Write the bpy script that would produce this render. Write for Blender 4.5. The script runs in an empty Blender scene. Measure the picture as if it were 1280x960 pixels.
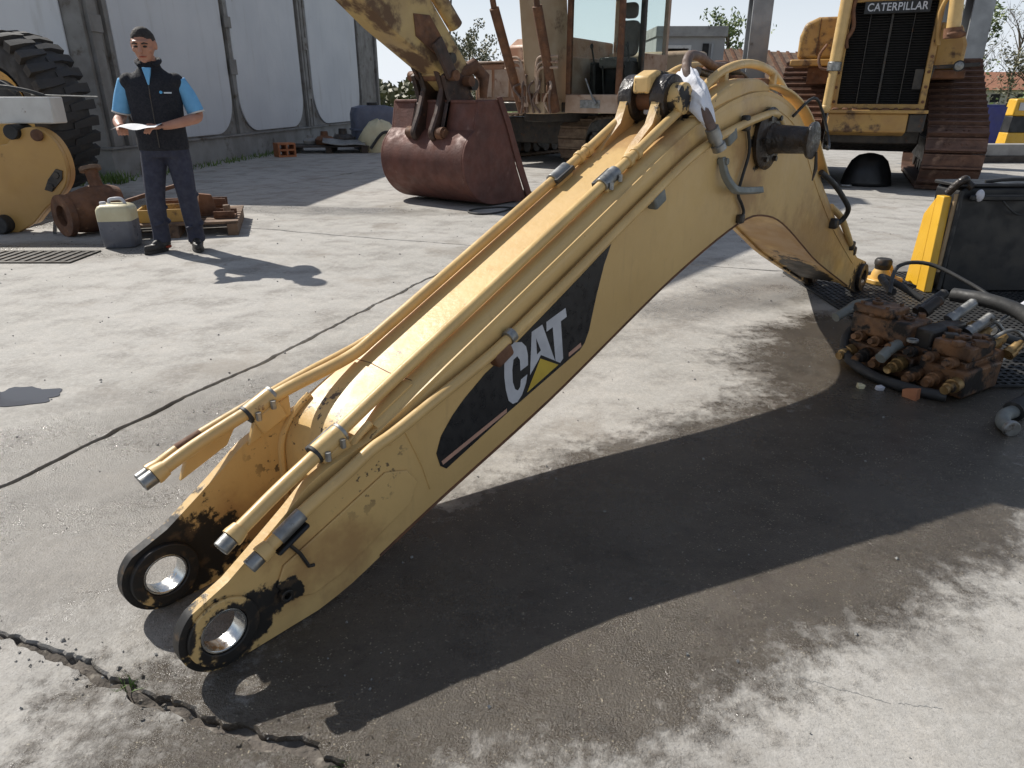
import bpy, bmesh, math, random
from mathutils import Vector, Matrix, noise, geometry
random.seed(7)
scene = bpy.context.scene
C = scene.collection
R = math.radians
PI = math.pi

# ------------------------------------------------------------------ camera
cam_d = bpy.data.cameras.new('camera'); cam = bpy.data.objects.new('camera', cam_d); C.objects.link(cam)
cam.location = (0, 0, 1.28); cam.rotation_euler = (R(90 - 22.5), 0, 0)
cam_d.sensor_width = 36; cam_d.lens = 870 / 1280 * 36
cam_d.clip_start = 0.02; cam_d.clip_end = 3000
scene.camera = cam

# ------------------------------------------------------------------ sky and sun
SUN_EL = R(42.5); SUN_AZ = R(-52.5)          # azimuth measured from +Y towards +X
sun_dir = Vector((math.sin(SUN_AZ) * math.cos(SUN_EL), math.cos(SUN_AZ) * math.cos(SUN_EL), math.sin(SUN_EL)))
w = bpy.data.worlds.new('World'); scene.world = w; w.use_nodes = True
nt = w.node_tree; nt.nodes.clear()
sky = nt.nodes.new('ShaderNodeTexSky'); sky.sky_type = 'NISHITA'; sky.sun_disc = False
sky.sun_elevation = SUN_EL; sky.sun_rotation = SUN_AZ % (2 * PI); sky.dust_density = 1.0; sky.air_density = 1.0; sky.ozone_density = 1.0
wtc = nt.nodes.new('ShaderNodeTexCoord'); wmap = nt.nodes.new('ShaderNodeMapping'); wmap.inputs['Scale'].default_value = (1, 1, 3.5)
wno = nt.nodes.new('ShaderNodeTexNoise'); wno.inputs['Scale'].default_value = 2.6; wno.inputs['Detail'].default_value = 8; wno.inputs['Roughness'].default_value = .58
wra = nt.nodes.new('ShaderNodeMapRange'); wra.interpolation_type = 'SMOOTHSTEP'
wra.inputs['From Min'].default_value = .42; wra.inputs['From Max'].default_value = .72; wra.inputs['To Max'].default_value = .6
wmx = nt.nodes.new('ShaderNodeMix'); wmx.data_type = 'RGBA'; wmx.inputs['B'].default_value = (10.6, 11.3, 12.3, 1)
wbg = nt.nodes.new('ShaderNodeBackground'); wbg.inputs['Strength'].default_value = .075
wou = nt.nodes.new('ShaderNodeOutputWorld')
L = nt.links.new
L(wtc.outputs['Generated'], wmap.inputs['Vector']); L(wmap.outputs[0], wno.inputs['Vector']); L(wno.outputs['Fac'], wra.inputs['Value'])
wsep = nt.nodes.new('ShaderNodeSeparateXYZ'); whz = nt.nodes.new('ShaderNodeMapRange'); whz.interpolation_type = 'SMOOTHSTEP'   # pale haze low over the horizon, all round
for k_, v_ in (('From Min', -.05), ('From Max', .40), ('To Min', .95), ('To Max', 0.)): whz.inputs[k_].default_value = v_
wma = nt.nodes.new('ShaderNodeMath'); wma.operation = 'MAXIMUM'
L(wtc.outputs['Generated'], wsep.inputs[0]); L(wsep.outputs['Z'], whz.inputs['Value']); L(wra.outputs[0], wma.inputs[0]); L(whz.outputs[0], wma.inputs[1]); L(wma.outputs[0], wmx.inputs['Factor']); L(sky.outputs[0], wmx.inputs['A']); L(wmx.outputs['Result'], wbg.inputs['Color']); L(wbg.outputs[0], wou.inputs['Surface'])
sd = bpy.data.lights.new('sun', 'SUN'); sd.energy = 5.0; sd.angle = R(.55); sd.color = (1, .955, .88)
so = bpy.data.objects.new('sun', sd); C.objects.link(so); so.rotation_euler = sun_dir.to_track_quat('Z', 'Y').to_euler(); so.location = (-8, 6, 9)
scene.view_settings.view_transform = 'Standard'; scene.view_settings.look = 'None'
scene.view_settings.exposure = .16; scene.view_settings.gamma = 1
scene.render.film_transparent = False

# ------------------------------------------------------------------ material helpers
class NT:
    def __init__(s, name):
        s.m = bpy.data.materials.new(name); s.m.use_nodes = True; s.t = s.m.node_tree
        s.b = s.t.nodes['Principled BSDF']; s.tc = s.t.nodes.new('ShaderNodeTexCoord'); s.obj = s.tc.outputs['Object']
    def n(s, kind, **kw):
        nd = s.t.nodes.new('ShaderNode' + kind)
        for k, v in kw.items():
            if k in nd.inputs: s.put(nd.inputs[k], v)
            else: setattr(nd, k, v)
        return nd
    def put(s, sock, v):
        if isinstance(v, bpy.types.NodeSocket): s.t.links.new(v, sock)
        elif isinstance(v, tuple) and len(v) == 3 and sock.type == 'RGBA': sock.default_value = (*v, 1)
        else: sock.default_value = v
    def noise(s, scale, detail=5, rough=.55, vec=None, dist=0):
        return s.n('TexNoise', Scale=scale, Detail=detail, Roughness=rough, Distortion=dist, Vector=vec or s.obj).outputs['Fac']
    def voro(s, scale, vec=None, out='Distance'):
        return s.n('TexVoronoi', Scale=scale, Vector=vec or s.obj).outputs[out]
    def ramp(s, v, a, b, lo=0., hi=1.):
        nd = s.t.nodes.new('ShaderNodeMapRange'); nd.interpolation_type = 'SMOOTHSTEP'
        s.put(nd.inputs['Value'], v)
        for k, x in (('From Min', a), ('From Max', b), ('To Min', lo), ('To Max', hi)): s.put(nd.inputs[k], x)
        return nd.outputs[0]
    def math(s, op, a, b=0.):
        nd = s.t.nodes.new('ShaderNodeMath'); nd.operation = op; s.put(nd.inputs[0], a); s.put(nd.inputs[1], b); return nd.outputs[0]
    def mix(s, f, a, b):
        nd = s.t.nodes.new('ShaderNodeMix'); nd.data_type = 'RGBA'
        s.put(nd.inputs['Factor'], f); s.put(nd.inputs['A'], a); s.put(nd.inputs['B'], b); return nd.outputs['Result']
    def mul(s, f, a, b):
        nd = s.t.nodes.new('ShaderNodeMix'); nd.data_type = 'RGBA'; nd.blend_type = 'MULTIPLY'
        s.put(nd.inputs['Factor'], f); s.put(nd.inputs['A'], a); s.put(nd.inputs['B'], b); return nd.outputs['Result']
    def sphere(s, c, r, vec=None, inner=.6):      # 1 inside an ellipsoid (centre c, radii r), 0 outside
        mp = s.n('Mapping', vector_type='TEXTURE'); s.put(mp.inputs['Vector'], vec or s.obj)
        mp.inputs['Location'].default_value = c; mp.inputs['Scale'].default_value = r
        ln = s.n('VectorMath', operation='LENGTH'); s.put(ln.inputs[0], mp.outputs[0]); return ln.outputs['Value'], mp
    def out(s, col=None, rough=None, metal=None, bump=None, strength=.2, dist=.01, spec=None):
        if col is not None: s.put(s.b.inputs['Base Color'], col)
        if rough is not None: s.put(s.b.inputs['Roughness'], rough)
        if metal is not None: s.put(s.b.inputs['Metallic'], metal)
        if spec is not None: s.put(s.b.inputs['Specular IOR Level'], spec)
        if bump is not None:
            bp = s.n('Bump', Strength=strength, Distance=dist, Height=bump); s.put(s.b.inputs['Normal'], bp.outputs[0])
        return s.m

def pm(name, c1, c2=None, sc=6, rough=.55, metal=0., bump=.15, bsc=60, spots=None, ssc=9, sth=(.62, .68), rvar=.15, dist=.004):
    """painted / plain surface: two tones by noise, optional spots (rust, dirt), varied gloss, fine relief"""
    n = NT(name); c2 = c2 or tuple(x * .78 for x in c1)
    col = n.mix(n.ramp(n.noise(sc, 7), .3, .7), c1, c2)
    ro = n.ramp(n.noise(sc * 2.3, 4), .3, .7, max(.03, rough - rvar), min(1, rough + rvar))
    if spots:
        k = n.ramp(n.noise(ssc, 8, .62), sth[0], sth[1]); col = n.mix(k, col, spots); ro = n.math('MAXIMUM', ro, n.math('MULTIPLY', k, .8))
    return n.out(col, ro, metal, n.noise(bsc, 4), bump, dist)

M = {}
YEL = (.66, .445, .18)
def boom_yellow():
    n = NT('boom_paint'); o = n.obj
    big = n.noise(1.3, 6); fine = n.noise(9, 8)
    col = n.mix(n.ramp(big, .3, .72), YEL, (.57, .375, .15))
    col = n.mix(n.ramp(fine, .52, .8, 0, .35), col, (.48, .31, .13))
    st = n.n('Mapping', Vector=o); st.inputs['Scale'].default_value = (9, 9, 1.2)
    col = n.mix(n.ramp(n.noise(3.5, 6, .6, st.outputs[0]), .55, .78, 0, .35), col, (.40, .26, .12))
    rough = n.ramp(n.noise(6, 5), .3, .7, .34, .58)
    chip = n.ramp(n.noise(24, 8, .68), .675, .70)
    chip = n.math('MULTIPLY', chip, n.ramp(n.noise(2.1, 3), .48, .62))
    # rust patches round the arch, cylinder pin and foot
    for c, r in (((2.62, .1, .95), (.22, .3, .42)), ((3.6, .1, .5), (1.2, .4, .32)), ((2.0, .2, 1.12), (.2, .3, .12)), ((.3, .2, .12), (.28, .4, .16))):
        d, _ = n.sphere(c, r)
        d = n.math('ADD', d, n.math('MULTIPLY', n.math('SUBTRACT', n.noise(7, 6, .62), .5), 2.2))
        col = n.mix(n.ramp(d, .35, 1.15, .55, 0), col, (.27, .125, .05))
    col = n.mix(chip, col, (.10, .06, .035))
    # cluster of knocked-off paint inside the fork and on the nose
    d, _ = n.sphere((.45, .2, .36), (.22, .3, .22))
    k = n.math('MULTIPLY', n.ramp(d, .6, 1.05, 1, 0), n.ramp(n.noise(22, 7, .66), .575, .61)); col = n.mix(k, col, (.05, .04, .03))
    d, _ = n.sphere((.85, .17, .62), (.35, .12, .22))
    k = n.math('MULTIPLY', n.ramp(d, .6, 1.05, 1, 0), n.ramp(n.noise(17, 7, .66), .615, .65)); col = n.mix(n.math('MULTIPLY', k, .8), col, (.16, .11, .07))
    # black grease round the stick pin eyes and foot end, plus painted-in shade under the rear leg
    g = None
    for c, r in (((.03, .03, .095), (.145, .1, .11)), ((.0, .03, .108), (.105, .1, .105)), ((.04, .34, .13), (.2, .12, .165)), ((4.72, .2, .08), (.32, 9, .16)), ((4.1, .2, .16), (.9, .168, .3)), ((2.085, .2, 1.27), (.115, .2, .105)), ((-.095, .018, .15), (.045, .1, .085)), ((.165, -.01, .12), (.055, .05, .05)), ((2.72, 0, 1.1), (.14, .02, .13))):
        d, _ = n.sphere(c, r)
        d = n.math('ADD', d, n.math('MULTIPLY', n.math('SUBTRACT', n.noise(13, 8, .66), .5), 1.9))
        k = n.ramp(d, .78, .92, 1, 0); g = k if g is None else n.math('MAXIMUM', g, k)
    col = n.mix(g, col, n.mix(n.ramp(n.noise(26, 4), .52, .66), (.016, .014, .012), (.07, .045, .025)))
    rough = n.math('ADD', rough, n.math('MULTIPLY', g, .08))
    return n.out(col, rough, 0, n.math('ADD', n.noise(45, 5), n.math('MULTIPLY', g, n.noise(14, 6))), .22, .006)
M['boom'] = boom_yellow()
M['yellow'] = pm('machine_yellow', (.66, .40, .10), (.50, .29, .08), 3, .5, spots=(.14, .075, .035), ssc=5, sth=(.56, .68))
M['dozeryel'] = pm('dozer_paint', (.47, .29, .085), (.36, .20, .065), 3, .55, spots=(.10, .055, .03), ssc=4, sth=(.52, .66))
M['loaderyel'] = pm('loader_paint', (.50, .29, .085), (.42, .235, .07), 2, .45, spots=(.16, .085, .035), ssc=4, sth=(.64, .72))
M['tubeyel'] = pm('tube_paint', (.66, .445, .18), (.55, .365, .15), 7, .42, spots=(.20, .11, .05), ssc=14, sth=(.68, .74))
M['steel'] = pm('machined_steel', (.62, .62, .60), (.5, .5, .48), 14, .24, 1., .1, 80, spots=(.2, .14, .09), ssc=25, sth=(.62, .72))
M['galv'] = pm('zinc_clamp', (.34, .34, .33), (.2, .2, .19), 18, .45, .75, .2, 70, spots=(.10, .08, .06), ssc=20, sth=(.6, .7))
M['greygreen'] = pm('grey_bracket_paint', (.23, .24, .22), (.16, .17, .16), 12, .6, .2, spots=(.12, .07, .04), ssc=18)
M['grease'] = pm('black_grease', (.014, .012, .011), (.045, .03, .02), 11, .42, 0, .6, 22, dist=.02)
M['rubber'] = pm('black_rubber', (.02, .02, .02), (.034, .033, .032), 9, .62, 0, .2, 60, spots=(.09, .08, .07), ssc=7, sth=(.58, .8))
M['tyre'] = pm('tyre_rubber', (.028, .028, .03), (.05, .048, .046), 3, .75, 0, .3, 40, spots=(.11, .1, .085), ssc=4, sth=(.55, .85))
M['hosebrown'] = pm('dusty_hose', (.17, .11, .085), (.11, .075, .06), 20, .7, 0, .3, 120)
M['darkmetal'] = pm('dark_oily_metal', (.028, .026, .025), (.055, .045, .035), 8, .5, .2, .3, 30, spots=(.10, .05, .025), ssc=10, sth=(.58, .7))
M['rust'] = pm('rust', (.20, .092, .045), (.10, .05, .03), 7, .8, .1, .5, 40, spots=(.30, .17, .09), ssc=12, sth=(.6, .75), dist=.008)
M['valverust'] = pm('oily_rust_casting', (.23, .11, .045), (.075, .04, .022), 11, .55, .15, .5, 45, spots=(.02, .016, .013), ssc=9, sth=(.5, .6), dist=.008)
M['greasyrust'] = pm('greasy_rust', (.075, .04, .028), (.035, .024, .02), 6, .5, .2, .4, 30, spots=(.16, .08, .045), ssc=8, sth=(.58, .7))
M['bucketred'] = pm('bucket_rusty_steel', (.155, .062, .045), (.105, .046, .036), 4, .7, .15, .4, 35, spots=(.24, .14, .11), ssc=6, sth=(.6, .8), dist=.008)
M['shoe'] = pm('track_shoe_steel', (.17, .09, .06), (.095, .055, .042), 5, .62, .35, .4, 30, spots=(.27, .17, .12), ssc=7, sth=(.56, .75), dist=.008)
M['shoelight'] = pm('dusty_track_steel', (.30, .22, .15), (.19, .13, .09), 5, .7, .2, .4, 30, spots=(.12, .07, .05), ssc=7, sth=(.56, .75), dist=.008)
M['exboom'] = pm('old_excavator_paint', (.47, .37, .25), (.40, .29, .18), 2.2, .55, 0, .25, 40, spots=(.15, .085, .05), ssc=2.6, sth=(.55, .68))
M['exstick'] = pm('worn_stick_paint', (.52, .37, .145), (.38, .26, .12), 1.8, .55, 0, .3, 40, spots=(.13, .075, .04), ssc=2.4, sth=(.47, .6))
M['exrust'] = pm('excavator_rusty_paint', (.33, .16, .085), (.42, .28, .19), 2.4, .65, 0, .3, 40, spots=(.12, .055, .03), ssc=5, sth=(.55, .7))
M['exdust'] = pm('dusty_beige_paint', (.47, .36, .28), (.33, .22, .15), 4, .7, 0, .3, 50, spots=(.2, .1, .06), ssc=6, sth=(.58, .7))
M['seat'] = pm('seat_cloth', (.10, .095, .09), (.13, .12, .11), 10, .9)
M['blackpaint'] = pm('black_panel_paint', (.006, .006, .0065), (.010, .010, .011), 3, .5, 0, .15, 20, spots=(.02, .019, .017), ssc=3, sth=(.55, .8))
M['panelyel'] = pm('new_yellow_paint', (.72, .42, .035), (.66, .37, .03), 4, .4, spots=(.16, .09, .02), ssc=12, sth=(.7, .76))
M['tan'] = pm('tan_pipe', (.36, .26, .15), (.28, .19, .1), 8, .6)
M['white'] = pm('white_paint', (.62, .61, .58), (.5, .48, .45), 4, .5, spots=(.16, .08, .05), ssc=7, sth=(.62, .7))
M['brass'] = pm('oily_brass', (.42, .28, .12), (.22, .13, .05), 14, .4, .6, .3, 50, spots=(.03, .02, .015), ssc=11, sth=(.55, .66))
M['greypost'] = pm('galvanised_post', (.34, .345, .35), (.25, .255, .26), 2.5, .5, .35, .15, 40, spots=(.17, .15, .13), ssc=4, sth=(.6, .75))
M['timber'] = pm('weathered_timber', (.24, .155, .10), (.14, .09, .06), 5, .85, 0, .5, 30, spots=(.06, .045, .035), ssc=6, sth=(.55, .7), dist=.008)
M['darktimber'] = pm('dark_wet_timber', (.07, .055, .045), (.045, .036, .03), 5, .8, 0, .5, 30, dist=.008)
M['brickc'] = pm('fired_clay', (.42, .17, .075), (.34, .13, .06), 9, .85, 0, .4, 60)
M['wallpanel'] = None
n = NT('white_wall_panel')
mp = n.n('Mapping', Vector=n.obj); mp.inputs['Scale'].default_value = (3, 3, .35)
c = n.mix(n.ramp(n.noise(.6, 5), .3, .7), (.57, .585, .61), (.49, .51, .545))
c = n.mix(n.ramp(n.noise(1.6, 7, .6, mp.outputs[0]), .52, .8, 0, .5), c, (.34, .33, .31))
c = n.mix(n.ramp(n.noise(5, 8, .65), .66, .74, 0, .6), c, (.24, .21, .18))
M['wallpanel'] = n.out(c, .55, 0, n.noise(2.2, 3), .25, .03)
M['wallframe'] = pm('wall_frame', (.24, .235, .225), (.155, .145, .135), 2.2, .75, 0, .3, 30, spots=(.09, .07, .05), ssc=3, sth=(.55, .68))
M['skirt'] = pm('stained_concrete', (.28, .28, .27), (.20, .195, .185), 2, .85, 0, .4, 30, spots=(.11, .1, .085), ssc=2.2, sth=(.55, .7))
M['shed'] = pm('grey_render', (.36, .355, .345), (.29, .285, .28), 1, .85, 0, .2, 20)
M['dark'] = pm('dark_interior', (.015, .014, .013), (.02, .018, .017), 3, .8)
M['roof'] = pm('clay_roof_tile', (.42, .20, .12), (.33, .15, .09), 2, .85, 0, .4, 12)
M['plaster'] = pm('house_plaster', (.55, .5, .42), (.48, .43, .36), 1, .9)
M['skin'] = pm('skin', (.42, .21, .14), (.36, .17, .11), 9, .55, 0, .1, 90)
M['hair'] = pm('short_dark_hair', (.018, .014, .012), (.035, .03, .027), 60, .85, 0, .6, 160)
M['vest'] = pm('navy_fleece', (.008, .009, .014), (.013, .014, .02), 30, .95, 0, .35, 140)
M['polo'] = pm('light_blue_polo', (.155, .40, .66), (.13, .35, .60), 16, .85, 0, .25, 90)
M['trousers'] = pm('dark_blue_work_trousers', (.035, .038, .062), (.026, .028, .046), 12, .88, 0, .4, 55)
M['shoeleather'] = pm('black_leather', (.018, .016, .015), (.035, .03, .026), 20, .55)
M['sole'] = pm('red_sole', (.33, .05, .02), None, 9, .7)
M['paper'] = pm('white_paper', (.80, .80, .80), (.77, .77, .78), 3, .7, bump=.03)
n = NT('cotton_rag'); M['cloth'] = n.out(n.mix(n.ramp(n.noise(14, 5), .55, .75, 0, .4), (.76, .77, .82), (.5, .5, .52)), .9, 0, n.noise(26, 5), .5, .012)
M['logo'] = pm('logo_blue', (.10, .42, .75), None, 5, .7); M['logow'] = pm('logo_white', (.55, .6, .66), None, 5, .7)
M['decalblk'] = pm('decal_film_black', (.010, .010, .011), (.016, .016, .017), 12, .38, 0, .05, 50, spots=(.10, .085, .06), ssc=11, sth=(.71, .74))
M['decalwht'] = pm('decal_film_white', (.56, .57, .60), (.46, .47, .50), 14, .45, 0, .05, 50, spots=(.16, .13, .1), ssc=26, sth=(.69, .72))
M['decalyel'] = pm('decal_film_yellow', (.60, .43, .06), (.52, .36, .05), 14, .45, 0, .05, 50)
M['decalpink'] = pm('decal_film_stripe', (.52, .30, .21), (.42, .25, .19), 14, .5, 0, .05, 50)
M['plastic'] = pm('translucent_can', (.66, .60, .40), (.58, .52, .33), 7, .45)
M['liquid'] = pm('dark_oil_in_can', (.15, .155, .18), (.115, .12, .14), 6, .4)
M['canlid'] = pm('can_cap', (.62, .62, .66), None, 8, .5)
M['bluebin'] = pm('blue_paint', (.035, .04, .20), (.03, .035, .15), 4, .5)
M['bluegrey'] = pm('blue_grey_plastic', (.13, .15, .21), (.095, .11, .16), 4, .6)
M['concreteblk'] = pm('concrete_beam', (.34, .33, .31), (.24, .23, .22), 3, .85, 0, .4, 25, spots=(.12, .11, .1), ssc=3)
n = NT('window_glass'); n.b.inputs['Transmission Weight'].default_value = 1; n.b.inputs['IOR'].default_value = 1.05
n.b.inputs['Roughness'].default_value = .03; M['glass'] = n.out((.86, .92, .90), .03)
n = NT('puddle_water'); M['water'] = n.out((.10, .105, .12), .04, 0, n.noise(6, 2), .03, .01)  # base colour lightened to carry the pale sky reflection
M['bark'] = pm('bark', (.13, .10, .075), (.09, .07, .055), 6, .9, 0, .6, 20)
def leafmat(name, a, b):
    n = NT(name); oi = n.n('TexNoise', Scale=1.3, Detail=3, Vector=n.obj).outputs['Fac']
    col = n.mix(n.ramp(oi, .35, .65), a, b); return n.out(col, .6)
M['leaf1'] = leafmat('leaf_dark', (.035, .06, .02), (.07, .10, .03)); M['leaf2'] = leafmat('leaf_spring', (.10, .15, .035), (.16, .2, .06))
M['leaf3'] = leafmat('leaf_olive', (.10, .10, .05), (.15, .14, .07)); M['grass'] = leafmat('grass_blade', (.06, .12, .02), (.12, .19, .04))

# ground: concrete with damp, oily zones (world-space stains)
def ground_mat():
    n = NT('yard_concrete'); o = n.obj
    a = n.noise(.55, 8, .6); b = n.noise(3.2, 9, .65); f = n.noise(38, 6, .7)
    col = n.mix(n.ramp(a, .3, .7), (.325, .31, .28), (.43, .41, .38))
    col = n.mix(n.ramp(n.noise(6.5, 9, .7), .45, .62, 0, .5), col, (.47, .44, .395))
    col = n.mix(n.ramp(b, .44, .68, 0, .7), col, (.19, .175, .155))
    col = n.mix(n.ramp(f, .42, .72, 0, .42), col, (.54, .52, .49))
    col = n.mix(n.ramp(n.noise(120, 4, .7), .5, .66, 0, .4), col, (.16, .15, .14))
    pk = n.math('MULTIPLY', n.ramp(n.voro(55), .06, .16, 1, 0), n.ramp(n.noise(4, 4), .48, .6)); col = n.mix(n.math('MULTIPLY', pk, .5), col, (.58, .54, .46))
    col = n.mix(n.ramp(n.noise(1.1, 8, .66), .52, .66, 0, .5), col, (.20, .17, .135))
    # small dark blots
    bl = n.math('MULTIPLY', n.ramp(n.noise(7.5, 8, .66), .62, .68), n.ramp(n.noise(1.3, 3), .42, .58)); col = n.mix(n.math('MULTIPLY', bl, .75), col, (.15, .135, .12))
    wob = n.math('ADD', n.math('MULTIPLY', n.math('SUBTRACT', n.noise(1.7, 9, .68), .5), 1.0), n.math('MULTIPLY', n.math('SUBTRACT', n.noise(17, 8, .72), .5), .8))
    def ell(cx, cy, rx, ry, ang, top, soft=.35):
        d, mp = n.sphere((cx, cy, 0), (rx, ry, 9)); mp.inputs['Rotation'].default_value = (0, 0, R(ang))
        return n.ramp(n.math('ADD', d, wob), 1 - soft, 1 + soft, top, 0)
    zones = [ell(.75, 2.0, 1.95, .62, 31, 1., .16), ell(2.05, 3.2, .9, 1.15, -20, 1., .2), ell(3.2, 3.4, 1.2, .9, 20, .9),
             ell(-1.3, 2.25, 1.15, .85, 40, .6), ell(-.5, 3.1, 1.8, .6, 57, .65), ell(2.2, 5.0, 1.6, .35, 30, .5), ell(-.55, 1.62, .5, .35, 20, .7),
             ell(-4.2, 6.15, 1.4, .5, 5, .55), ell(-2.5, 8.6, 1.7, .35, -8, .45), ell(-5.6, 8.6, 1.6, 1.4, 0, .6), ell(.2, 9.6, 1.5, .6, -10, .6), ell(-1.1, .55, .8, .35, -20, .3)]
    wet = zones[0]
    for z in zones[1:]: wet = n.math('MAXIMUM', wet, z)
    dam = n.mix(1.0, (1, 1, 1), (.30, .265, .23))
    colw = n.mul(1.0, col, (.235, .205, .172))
    # pale aggregate showing in the damp film
    ag = n.voro(95); agc = n.ramp(ag, .14, .26, 1, 0)
    agn = n.math('MULTIPLY', agc, n.ramp(n.noise(22, 5, .7), .46, .6)); colw = n.mix(n.math('MULTIPLY', agn, .75), colw, (.40, .345, .25))
    colw = n.mix(n.ramp(n.noise(5, 8, .7), .5, .7, 0, .55), colw, n.mul(1., colw, (.45, .45, .47)))
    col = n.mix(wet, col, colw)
    film = n.ramp(n.noise(1.9, 5, .6), .38, .62)
    rw = n.math('ADD', n.math('MULTIPLY', n.math('SUBTRACT', 1., film), .2), .15)
    ro = n.n('Mix', data_type='FLOAT'); n.put(ro.inputs[0], wet); n.put(ro.inputs[2], .86); n.put(ro.inputs[3], rw)
    gl = n.math('MULTIPLY', n.ramp(n.noise(48, 5, .7), .47, .56), n.ramp(wet, .15, .5)); gl = n.math('MULTIPLY', gl, n.ramp(n.noise(2.6, 6, .6), .4, .58))
    ro2 = n.n('Mix', data_type='FLOAT'); n.put(ro2.inputs[0], gl); n.put(ro2.inputs[2], ro.outputs[0]); n.put(ro2.inputs[3], .12)
    h = n.math('ADD', n.math('MULTIPLY', n.noise(170, 3, .7), n.math('ADD', n.math('MULTIPLY', wet, .75), .22)), n.math('MULTIPLY', n.noise(14, 8, .62), .8))
    return n.out(col, ro2.outputs[0], 0, h, .75, .008)
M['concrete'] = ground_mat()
n = NT('soil_and_field'); o = n.obj
sep = n.n('SeparateXYZ', Vector=o)
near = n.mix(n.ramp(n.noise(2.5, 8, .65), .35, .65), (.07, .06, .05), (.15, .13, .11))
near = n.mix(n.ramp(n.noise(40, 6), .55, .75), near, (.26, .235, .2))
far = n.mix(n.ramp(n.noise(.25, 7), .35, .65), (.10, .15, .035), (.17, .19, .07))
dist = n.n('VectorMath', operation='LENGTH'); n.put(dist.inputs[0], o)
fm = n.ramp(n.math('ADD', dist.outputs['Value'], n.math('MULTIPLY', n.noise(.2, 4), 10)), 38, 46)
M['soil'] = n.out(n.mix(fm, near, far), .95, 0, n.noise(22, 7), .8, .03)

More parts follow.
